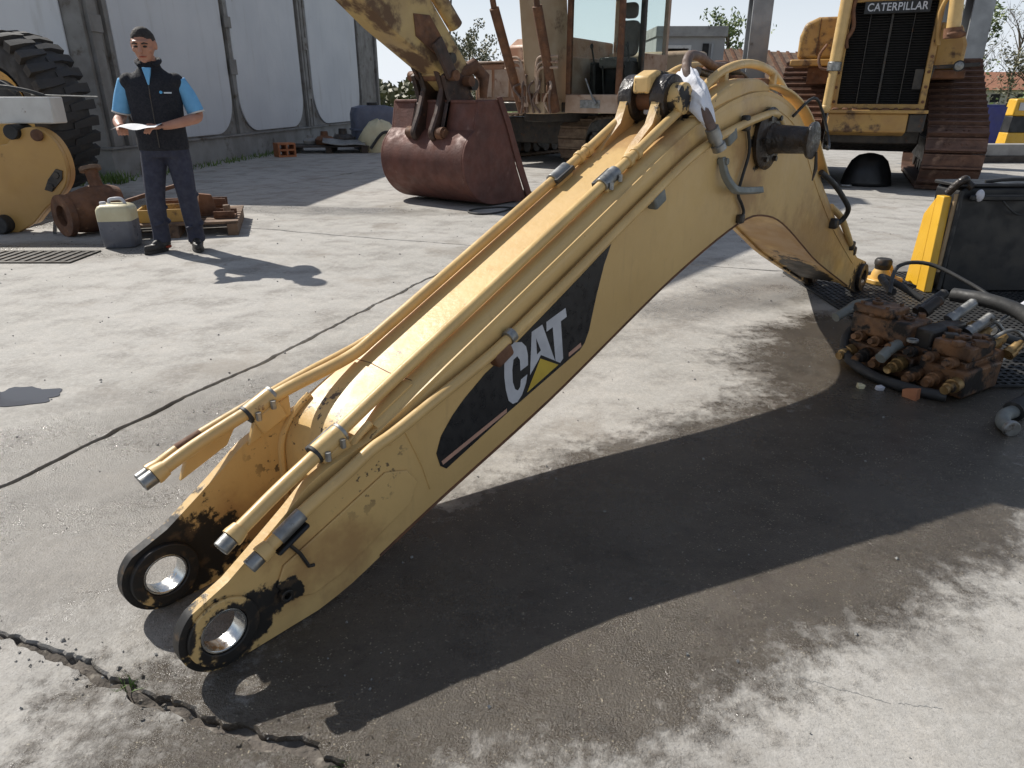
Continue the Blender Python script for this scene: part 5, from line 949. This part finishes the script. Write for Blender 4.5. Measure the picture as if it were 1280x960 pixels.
# ------------------------------------------------------------------ jerrycan, pallet with parts
jc = thing('jerrycan', 'translucent cream jerrycan half full of dark oil beside the pallet', 'jerrycan', (-3.58, 6.42, 0), R(10)); jc.scale = (.84, .9, 1.02)
def rr3(z, x, y, r): return [Vector((p[0], p[1], z)) for p in rrect(-x, -y, x, y, r, 4)]
MB().rings([rr3(z, x, y, .05) for z, x, y in ((0, .15, .12), (.015, .165, .135), (.12, .172, .14), (.235, .174, .142), (.236, .17, .139))]).build('filled_part', 'liquid', jc, ang=60)
MB().rings([rr3(z, x, y, .05) for z, x, y in ((.236, .174, .142), (.3, .175, .142), (.335, .172, .14), (.36, .155, .125), (.375, .12, .09), (.378, .05, .04))]).build('shell', 'plastic', jc, ang=60)
MB().tube(smoothpts([(-.06, 0, .372), (-.05, 0, .405), (0, 0, .415), (.07, 0, .412), (.1, 0, .372)], 5), .016, 10).build('handle', 'canlid', jc); MB().lathe([(0, .032), (.03, .032), (.034, .028), (.034, 0)], (-.11, -.03, .362), (0, 0, 1)).build('cap', 'canlid', jc)
pa = thing('pallet', 'weathered timber pallet carrying rusty parts behind the standing man', 'pallet', (-3.45, 7.35, 0), R(17))
pk = None
for k in range(7):
    m4 = Matrix.Translation((0, -.52 + k * .165, .128)) @ Matrix.Rotation(.02 * math.sin(k * 5), 4, 'Z')
    if pk is None: pk = MB().box((0, 0, 0), (1.2, .13, .022)).build('plank', 'timber', pa, .003); pk.matrix_local = m4
    else: copy_part(pk, 'plank', pa, m4)
for x in (-.54, 0, .54): MB().span((x - .05, -.585, .0), (x + .05, .54, .116)).build('bearer', 'timber', pa, .004)
PM_ = WM(pa)
def onp(x, y, z=.14): return tuple(PM_ @ Vector((x, y, z)))
t = thing('yellow_tray', 'yellow steel tray bracket lying on the pallet', 'bracket', onp(-.05, -.28, .140), R(17))
MB().prism([(-.24, .0), (.24, .0), (.28, .12), (-.28, .12)], -.2, -.18, lambda a, b, q: (a, q, b)).build('front', 'yellow', t, .004); MB().span((-.24, -.18, .001), (.24, .2, .016)).build('floor', 'rust', t, .004); MB().prism([(-.24, .0), (.24, .0), (.28, .12), (-.28, .12)], .201, .22, lambda a, b, q: (a, q, b)).build('back', 'yellow', t, .004)
MB().span((.245, -.178, .001), (.262, .2, .12)).build('end', 'yellow', t, .004); MB().span((-.262, -.178, .001), (-.245, .2, .12)).build('end', 'yellow', t, .004)
t = thing('rusty_elbow', 'rusty cast pipe elbow with upright flanged neck lying beside the jerrycan', 'pipe', (-4.15, 7.15, 0), R(-20))
MB().tube(smoothpts([(-.1, -.28, .21), (-.06, -.1, .22), (.0, .06, .25), (.08, .2, .25)], 6), [.17 + .05 * math.sin(i / 18 * PI) for i in range(19)], 22).build('body', 'rust', t)
MB().ring((-.115, -.34, .2), (-.1, -.28, .2), .2, .1).build('flange', 'rust', t, .004); MB().tube([(.0, .03, .4), (-.04, .04, .52), (-.07, .05, .6)], .06, 14).build('neck', 'rust', t); MB().cyl((-.07, .05, .59), (-.082, .054, .625), .10, 18).build('neck_flange', 'timber', t, .004)
MB().beam((-.25, -.35, .03), (-.55, -.05, .2), .03, .03).build('rod', 'galv', t)
t = tag(MB().box((0, 0, 0), (.75, .16, .035), Matrix.Rotation(-.28, 4, 'Y')).build('rusty_bar', 'rust', bevel=.004), 'long dark flat bar propped over the rusty elbow and pallet', 'bar'); t.location = onp(-.32, -.05, .34); t.rotation_euler = (0, 0, R(12))
for nm, x, y, s, lab, mt in (('steel_block', .47, -.3, (.2, .2, .07), 'small rusty plate stacked on the right end of the pallet', 'rust'), ('steel_channel', .1, .3, (.7, .14, .12), 'rusty channel section lying across the back of the pallet', 'rust')):
    t = thing(nm, lab, 'steel part', onp(x, y, .14), R(14)); MB().span((-s[0] / 2, -s[1] / 2, 0), (s[0] / 2, s[1] / 2, s[2] * .35)).build('web', mt, t, .004)
    for q in (-1, 1): MB().span((-s[0] / 2, q * s[1] / 2 - .012, s[2] * .352), (s[0] / 2, q * s[1] / 2 + .012, s[2])).build('flange', mt, t, .003)
    MB().cyl((.02, 0, s[2] * .35), (.02, 0, s[2] + .05), .035, 14).build('stud', 'timber', t, .004)
t = thing('steel_wedge', 'rusty upright wedge plate standing on the pallet behind the trousers', 'steel part', onp(.28, -.1, .14), R(30)); MB().prism([(-.1, 0), (.1, 0), (.06, .2), (-.06, .22)], -.05, .05, lambda a, b, q: (a, q, b)).build('wedge', 'rust', t, .005); MB().span((-.13, -.07, -.0005), (.13, .07, .012)).build('foot', 'rust', t, .003)

# ------------------------------------------------------------------ junk by the wall
t = thing('clay_block', 'orange hollow clay building block on the ground before the white wall', 'brick', (-5.15, 16.6, 0), R(35))
MB().prism([(-.2, 0), (.2, 0), (.2, .3), (-.2, .3)], -.18, .18, lambda a, b, q: (a, q, b), [[(-.16, .04), (-.16, .13), (-.02, .13), (-.02, .04)], [(.02, .04), (.02, .13), (.16, .13), (.16, .04)], [(-.16, .17), (-.16, .26), (-.02, .26), (-.02, .17)], [(.02, .17), (.02, .26), (.16, .26), (.16, .17)]]).build('block', 'brickc', t, .006, smooth=False)
jp = thing('scrap_pallet', 'dark old pallet holding scrap at the far end of the white wall', 'pallet', (-4.45, 18.1, 0), R(6)); pk = None
for k in range(6):
    m4 = Matrix.Translation((0, -.5 + k * .2, .15))
    if pk is None: pk = MB().box((0, 0, 0), (1.9, .16, .03)).build('plank', 'darktimber', jp, .004); pk.matrix_local = m4
    else: copy_part(pk, 'plank', jp, m4)
for x in (-.85, 0, .85): MB().span((x - .07, -.58, 0), (x + .07, .58, .134)).build('bearer', 'darktimber', jp, .004)
def jun(nm, loc, rz, label, cat): return thing(nm, label, cat, loc, R(rz))
t = jun('metal_sheet', (-4.05, 17.75, .167), 12, 'bent grey-white metal sheet lying on the scrap pallet', 'metal sheet'); m = MB(); m.rings([[Vector((x, -.28 + .02 * math.sin(x * 9), .02 + .12 * max(0, -x) + .012 * math.sin(x * 7))), Vector((x, .3, .10 + .12 * max(0, -x))), Vector((x, .3, .115 + .12 * max(0, -x))), Vector((x, -.28 + .02 * math.sin(x * 9), .035 + .12 * max(0, -x) + .012 * math.sin(x * 7)))] for x in [-.5 + i * .1 for i in range(11)]]); m.build('sheet', 'galv', t); MB().span((-.3, .0, -.0), (.4, .28, .05)).build('chock', 'darktimber', t)
t = jun('plastic_tank', (-3.6, 19.3, 0), 20, 'blue-grey plastic tank standing at the end of the white wall', 'tank'); MB().rings([[Vector((p[0], p[1], z)) for p in rrect(-x, -.4, x, .4, .12, 5)] for z, x in ((0, .5), (.1, .55), (.85, .55), (1.0, .5), (1.05, .3))]).build('body', 'bluegrey', t, ang=50); MB().cyl((0, 0, 1.04), (0, 0, 1.12), .14).build('lid', 'rubber', t, .01); MB().span((-.57, -.42, .45), (.57, .42, .5)).build('band', 'bluegrey', t, .01)
t = jun('canvas_bundle', (-3.25, 18.2, 0), 30, 'pale canvas bundle heaped beside the bucket and tank', 'bundle'); m = MB()
m.rings([[Vector((.5 * math.cos(2 * PI * j / 20) * r * (1 + .25 * nz(j * .7, r * 3)), .4 * math.sin(2 * PI * j / 20) * r * (1 + .25 * nz(j * .9, r * 5)), z * (1 + .2 * nz(j * .5, z * 3)))) for j in range(20)] for z, r in ((0, 1), (.3, 1.05), (.5, .85), (.66, .5), (.72, .1))]); m.build('heap', 'plastic', t, ang=70); MB().tube(smoothpts([(-.4, -.38, .1), (-.1, -.46, .45), (.2, -.42, .4), (.45, -.3, .12)], 5), .035, 8).build('strap', 'rubber', t)
for k, (x, y, s, mt, lab) in enumerate(((-4.6, 18.1, .24, 'rust', 'rusty brown machine casting heaped on the scrap pallet'), (-4.2, 18.35, .28, 'darkmetal', 'black oily gear housing heaped on the scrap pallet'), (-5.0, 18.2, .17, 'skirt', 'grey stone lump on the left end of the scrap pallet'))):
    t = thing('scrap_casting', lab, 'scrap', (x, y, .167), R(k * 40)); MB().lathe([(0, 0), (0, s * .9), (s * .5, s), (s * .8, s * .7), (s * .85, s * .4), (s * 1.3, s * .35), (s * 1.3, 0)], (0, 0, 0), (0, 0, 1), 12).build('casting', mt, t, .01); MB().box((s * .5, 0, s * .3), (s * 1.2, s * .5, s * .58)).build('lug', mt, t, .01)

# ------------------------------------------------------------------ the man
mn = thing('person', 'man in navy vest, light blue polo and dark trousers reading a paper sheet', 'person', (-2.96, 6.24, 0), R(12)); mn.scale = (1.07, 1.04, 1.0)
def loft(mb, pts, n=5, seg=18):
    """pts: (x, y, z, rx, ry) - stacked ellipses, smoothed, along z or any path"""
    P = smoothpts([p[:3] for p in pts], n); Q = smoothpts([(p[3], p[4], 0) for p in pts], n); rings = []
    for p, q in zip(P, Q): rings.append([p + Vector((q.x * math.cos(2 * PI * j / seg), q.y * math.sin(2 * PI * j / seg), 0)) for j in range(seg)])
    return mb.rings(rings)
def limb(mb, pts, n=5, seg=14):
    P = smoothpts([p[:3] for p in pts], n); Q = smoothpts([(p[3], 0, 0) for p in pts], n); return mb.tube(P, [q.x for q in Q], seg)
def fleshed(mb, name, mat, vox, it=4, parent=mn, f=.5):
    o = mb.build(name, mat, parent, ang=180); r = o.modifiers.new('remesh', 'REMESH'); r.mode = 'VOXEL'; r.voxel_size = vox; r.use_smooth_shade = True
    s = o.modifiers.new('smooth', 'SMOOTH'); s.iterations = it; s.factor = f; return o
HM = Matrix.Translation((0, -.02, 1.535)) @ Matrix.Scale(1.07, 4) @ Matrix.Rotation(R(-2), 4, 'Z') @ Matrix.Rotation(R(15), 4, 'X') @ Matrix.Translation((0, 0, -1.535))
b = MB()
# trunk, neck, legs inside the clothes
loft(b, [(0, .0, .86, .15, .105), (0, .0, 1.0, .15, .10), (0, 0, 1.2, .155, .105), (0, 0, 1.36, .165, .10), (0, .005, 1.45, .10, .075), (0, 0, 1.5, .058, .06), (0, -.015, 1.58, .054, .058)])
for s in (-1, 1): limb(b, [(s * .085, 0, .9, .075), (s * .11, -.015, .5, .05), (s * .125, .01, .09, .04)])
# arms: his right is -x
RA = [(-.185, .0, 1.40, .05), (-.235, .02, 1.27, .046), (-.275, .03, 1.13, .042), (-.27, -.09, 1.085, .04), (-.235, -.20, 1.055, .032), (-.215, -.255, 1.045, .027)]
LA = [(.185, .0, 1.40, .05), (.24, .02, 1.27, .047), (.285, .015, 1.125, .043), (.235, -.10, 1.09, .042), (.13, -.215, 1.06, .034), (.075, -.255, 1.05, .027)]
limb(b, RA); limb(b, LA)
def hand(o, fw, up, sx):
    o, fw, up = Vector(o), Vector(fw).normalized(), Vector(up).normalized(); sd3 = fw.cross(up).normalized() * sx; up = sd3.cross(fw) * sx
    m3 = Matrix((fw, sd3, up)).transposed().to_4x4(); b.ell(o + fw * .042, (.05, .040, .017), 14, 8, m3)
    for k, (l, w_) in enumerate(((.058, -.030), (.068, -.010), (.064, .010), (.05, .029))):
        p0 = o + fw * .075 + sd3 * w_; p1 = p0 + fw * l * .5 - up * .008; p2 = p1 + fw * l * .32 - up * .022; b.tube([p0 - fw * .02, p0, p1, p2, p2 + fw * .008 - up * .012], [.0105, .0105, .0095, .0085, .006], 8)
    t0 = o + fw * .02 - sd3 * .035; b.tube([t0 - fw * .01, t0 + fw * .03 - sd3 * .018 + up * .014, t0 + fw * .062 - sd3 * .012 + up * .02, t0 + fw * .07 - sd3 * .01 + up * .016], [.013, .012, .010, .007], 8)
hand((-.212, -.262, 1.045), (.28, -.9, -.1), (.0, -.1, 1), 1); hand((.07, -.26, 1.05), (-.75, -.62, -.08), (.0, -.1, 1), -1)
# head
h = MB(HM)
h.ell((0, .012, 1.668), (.076, .096, .098), 22, 16); loft(h, [(0, -.04, 1.548, .026, .03), (0, -.034, 1.562, .045, .048), (0, -.022, 1.60, .06, .066), (0, -.012, 1.65, .069, .078), (0, -.01, 1.70, .07, .08)], 4, 20)
h.tube([(0, -.094, 1.672), (0, -.106, 1.648), (0, -.118, 1.628), (0, -.104, 1.616)], [.009, .011, .015, .011], 10); h.ell((0, -.08, 1.69), (.055, .02, .012)); h.ell((0, -.084, 1.592), (.026, .012, .0075)); h.ell((0, -.074, 1.558), (.022, .018, .016))
for s in (-1, 1): h.ell((s * .076, .01, 1.648), (.011, .022, .034)); h.ell((s * .045, -.058, 1.632), (.022, .022, .02)); b_eye = None
h.tube([(0, .02, 1.48), (0, .0, 1.56)], [.056, .054], 16)
b.v += h.v[:]; k0 = len(b.v) - len(h.v); b.f += [tuple(i + k0 for i in f_) for f_ in h.f]
body = fleshed(b, 'body', 'skin', .0055, 3)
for s in (-1, 1):
    MB(HM).ell((s * .031, -.088, 1.658), (.015, .008, .007), 10, 6).build('eye', 'dark', body); MB(HM).tube([(s * .014, -.098, 1.678), (s * .032, -.096, 1.684), (s * .052, -.082, 1.676)], [.004, .006, .003], 8).build('eyebrow', 'hair', body)
MB(HM).tube([(-.026, -.09, 1.589), (0, -.099, 1.591), (.026, -.09, 1.589)], [.002, .0045, .002], 8).build('mouth', 'sole', body)
# hair cap
hr = MB(HM); rings = []
for i in range(15):
    th = PI * .62 * i / 14; row = []
    for j in range(36):
        a = 2 * PI * j / 36; front = max(0, -math.sin(a)); side_ = abs(math.cos(a)); lim = PI * (.57 - .25 * front ** 1.3 - .03 * side_ + .05 * nz(math.cos(a) * 5, math.sin(a) * 5)); tt = th * lim / (PI * .62); k = 1.06 - .05 * (i / 14) ** 4 + .05 * nz(math.cos(a) * 6, tt * 7)
        row.append(Vector((.077 * k * math.sin(tt) * math.cos(a), .014 + .097 * k * math.sin(tt) * math.sin(a), 1.668 + .1 * k * math.cos(tt))))
    rings.append(row)
hr.rings(rings); fleshed(hr, 'hair', 'hair', .006, 2, body)
# clothes
v = MB(); loft(v, [(0, .0, .855, .186, .13), (0, .0, .9, .19, .135), (0, -.004, 1.02, .186, .132), (0, -.008, 1.18, .193, .136), (0, -.004, 1.32, .203, .132), (0, .0, 1.40, .205, .115), (0, .006, 1.455, .125, .09), (0, .004, 1.495, .082, .08), (0, .0, 1.54, .076, .082)], 5, 30)
for s in (-1, 1): v.ell((s * .165, .0, 1.385), (.066, .088, .072))
vest = fleshed(v, 'vest', 'vest', .0095, 5)
MB().tube([(0, -.142, .88), (0, -.143, 1.1), (0, -.143, 1.28), (0, -.12, 1.38)], .0045, 6).build('zip', 'darkmetal', vest)
MB().ell((.075, -.121, 1.305), (.014, .012, .014), 12, 8).build('chest_logo', 'logo', vest); MB().box((.12, -.108, 1.302), (.055, .016, .011), Matrix.Rotation(R(24), 4, 'Z')).build('chest_logo', 'logow', vest)
# open collar of the shirt in the neckline
MB().prism([(-.03, 1.49), (.03, 1.49), (.006, 1.36), (-.004, 1.36)], -.118, -.08, lambda a, b, t: (a, t - (1.49 - b) * .12, b)).build('shirt_front', 'polo', mn, .008)
MB().tube(smoothpts([(-.05, -.075, 1.505), (-.078, -.02, 1.535), (-.06, .055, 1.555), (0, .08, 1.56), (.06, .055, 1.555), (.078, -.02, 1.535), (.05, -.075, 1.505)], 5), .018, 10).build('vest_collar', 'vest', vest)
for arm_, nm in ((RA, 'sleeve'), (LA, 'sleeve')):
    p = [Vector(q[:3]) for q in arm_]; m = MB(); e = p[1].lerp(p[2], .85)
    m.tube(smoothpts([p[0], p[0].lerp(p[1], .4), p[1], e], 5), [.056 + .0007 * i for i in range(16)], 18); o = fleshed(m, nm, 'polo', .009, 4)
    MB().ring(e + (p[1] - e).normalized() * .006, e - (p[1] - e).normalized() * .006, .0665, .055, 24).build('cuff', 'white', o)
tr = MB(); loft(tr, [(0, .005, .80, .175, .122), (0, .005, .88, .176, .124), (0, .0, .96, .168, .12), (0, 0, 1.0, .16, .11)], 4, 26)
limb(tr, [(-.085, .005, .86, .098), (-.1, .0, .72, .092), (-.122, -.03, .50, .076), (-.135, -.02, .36, .072), (-.14, .0, .2, .066), (-.145, .005, .075, .07)]); limb(tr, [(.085, .005, .86, .098), (.098, .0, .72, .092), (.112, -.02, .50, .077), (.115, .0, .34, .073), (.118, .02, .18, .067), (.12, .03, .07, .071)])
for sx, zz in ((-1, .47), (1, .45), (-1, .2), (1, .17), (-1, .33)):
    for q in range(3): a = q * 2 + zz * 9; c = Vector((sx * .125, -.01, zz + q * .02)); tr.tube([c + Vector((.07 * math.cos(a + t_), .07 * math.sin(a + t_), .025 * t_)) for t_ in (0, .4, .8, 1.2, 1.6)], [.004, .01, .012, .01, .004], 8)
fleshed(tr, 'trousers', 'trousers', .010, 2)
for sx, px, py, rz in ((-1, -.145, -.02, -35), (1, .122, .0, 14)):
    SMx = Matrix.Translation((px, py, 0)) @ Matrix.Rotation(R(rz), 4, 'Z'); s = MB(SMx)
    def foot_ring(z, grow, x0=.0): return [Vector(((.042 + grow - .012 * max(0, math.sin(a))) * math.cos(a), (.135 + grow) * math.sin(a) - .045 if math.sin(a) < 0 else (.085 + grow) * math.sin(a) - .045 + .01, z)) for a in [2 * PI * j / 26 for j in range(26)]]
    s.rings([foot_ring(.022, .0), foot_ring(.05, .002), foot_ring(.075, -.008)]); s.tube([(0, .02, .05), (0, .015, .125)], [.055, .05], 16); s.ell((0, -.03, .07), (.036, .07, .04))
    sh_ = fleshed(s, 'shoe', 'shoeleather', .006, 3); q = MB(SMx); q.rings([foot_ring(.0, -.002), foot_ring(.006, .004), foot_ring(.026, .004)]); q.build('shoe_sole', 'rubber', sh_); MB(SMx).ell((.036, .03, .04), (.014, .03, .016)).build('heel_patch', 'sole', sh_)
# paper sheet held in both hands
PMx = WM(mn); pp = MB(); rings = []
for i in range(13):
    x = -.225 + .31 * i / 12; zz = 1.062 + .012 * math.sin(i * .5) + .02 * (i / 12) ** 2; y0 = -.245 - .05 * (1 - i / 12); rings.append([PMx @ Vector(q) for q in ((x, y0, zz), (x - .02, y0 - .2, zz - .025 + .01 * math.sin(i * .8)), (x - .02, y0 - .2, zz - .026 + .01 * math.sin(i * .8)), (x, y0, zz - .001))])
pp.rings(rings); o = pp.build('paper_sheet', 'paper', ang=60); tag(o, 'white paper sheet held in both hands by the standing man', 'paper')
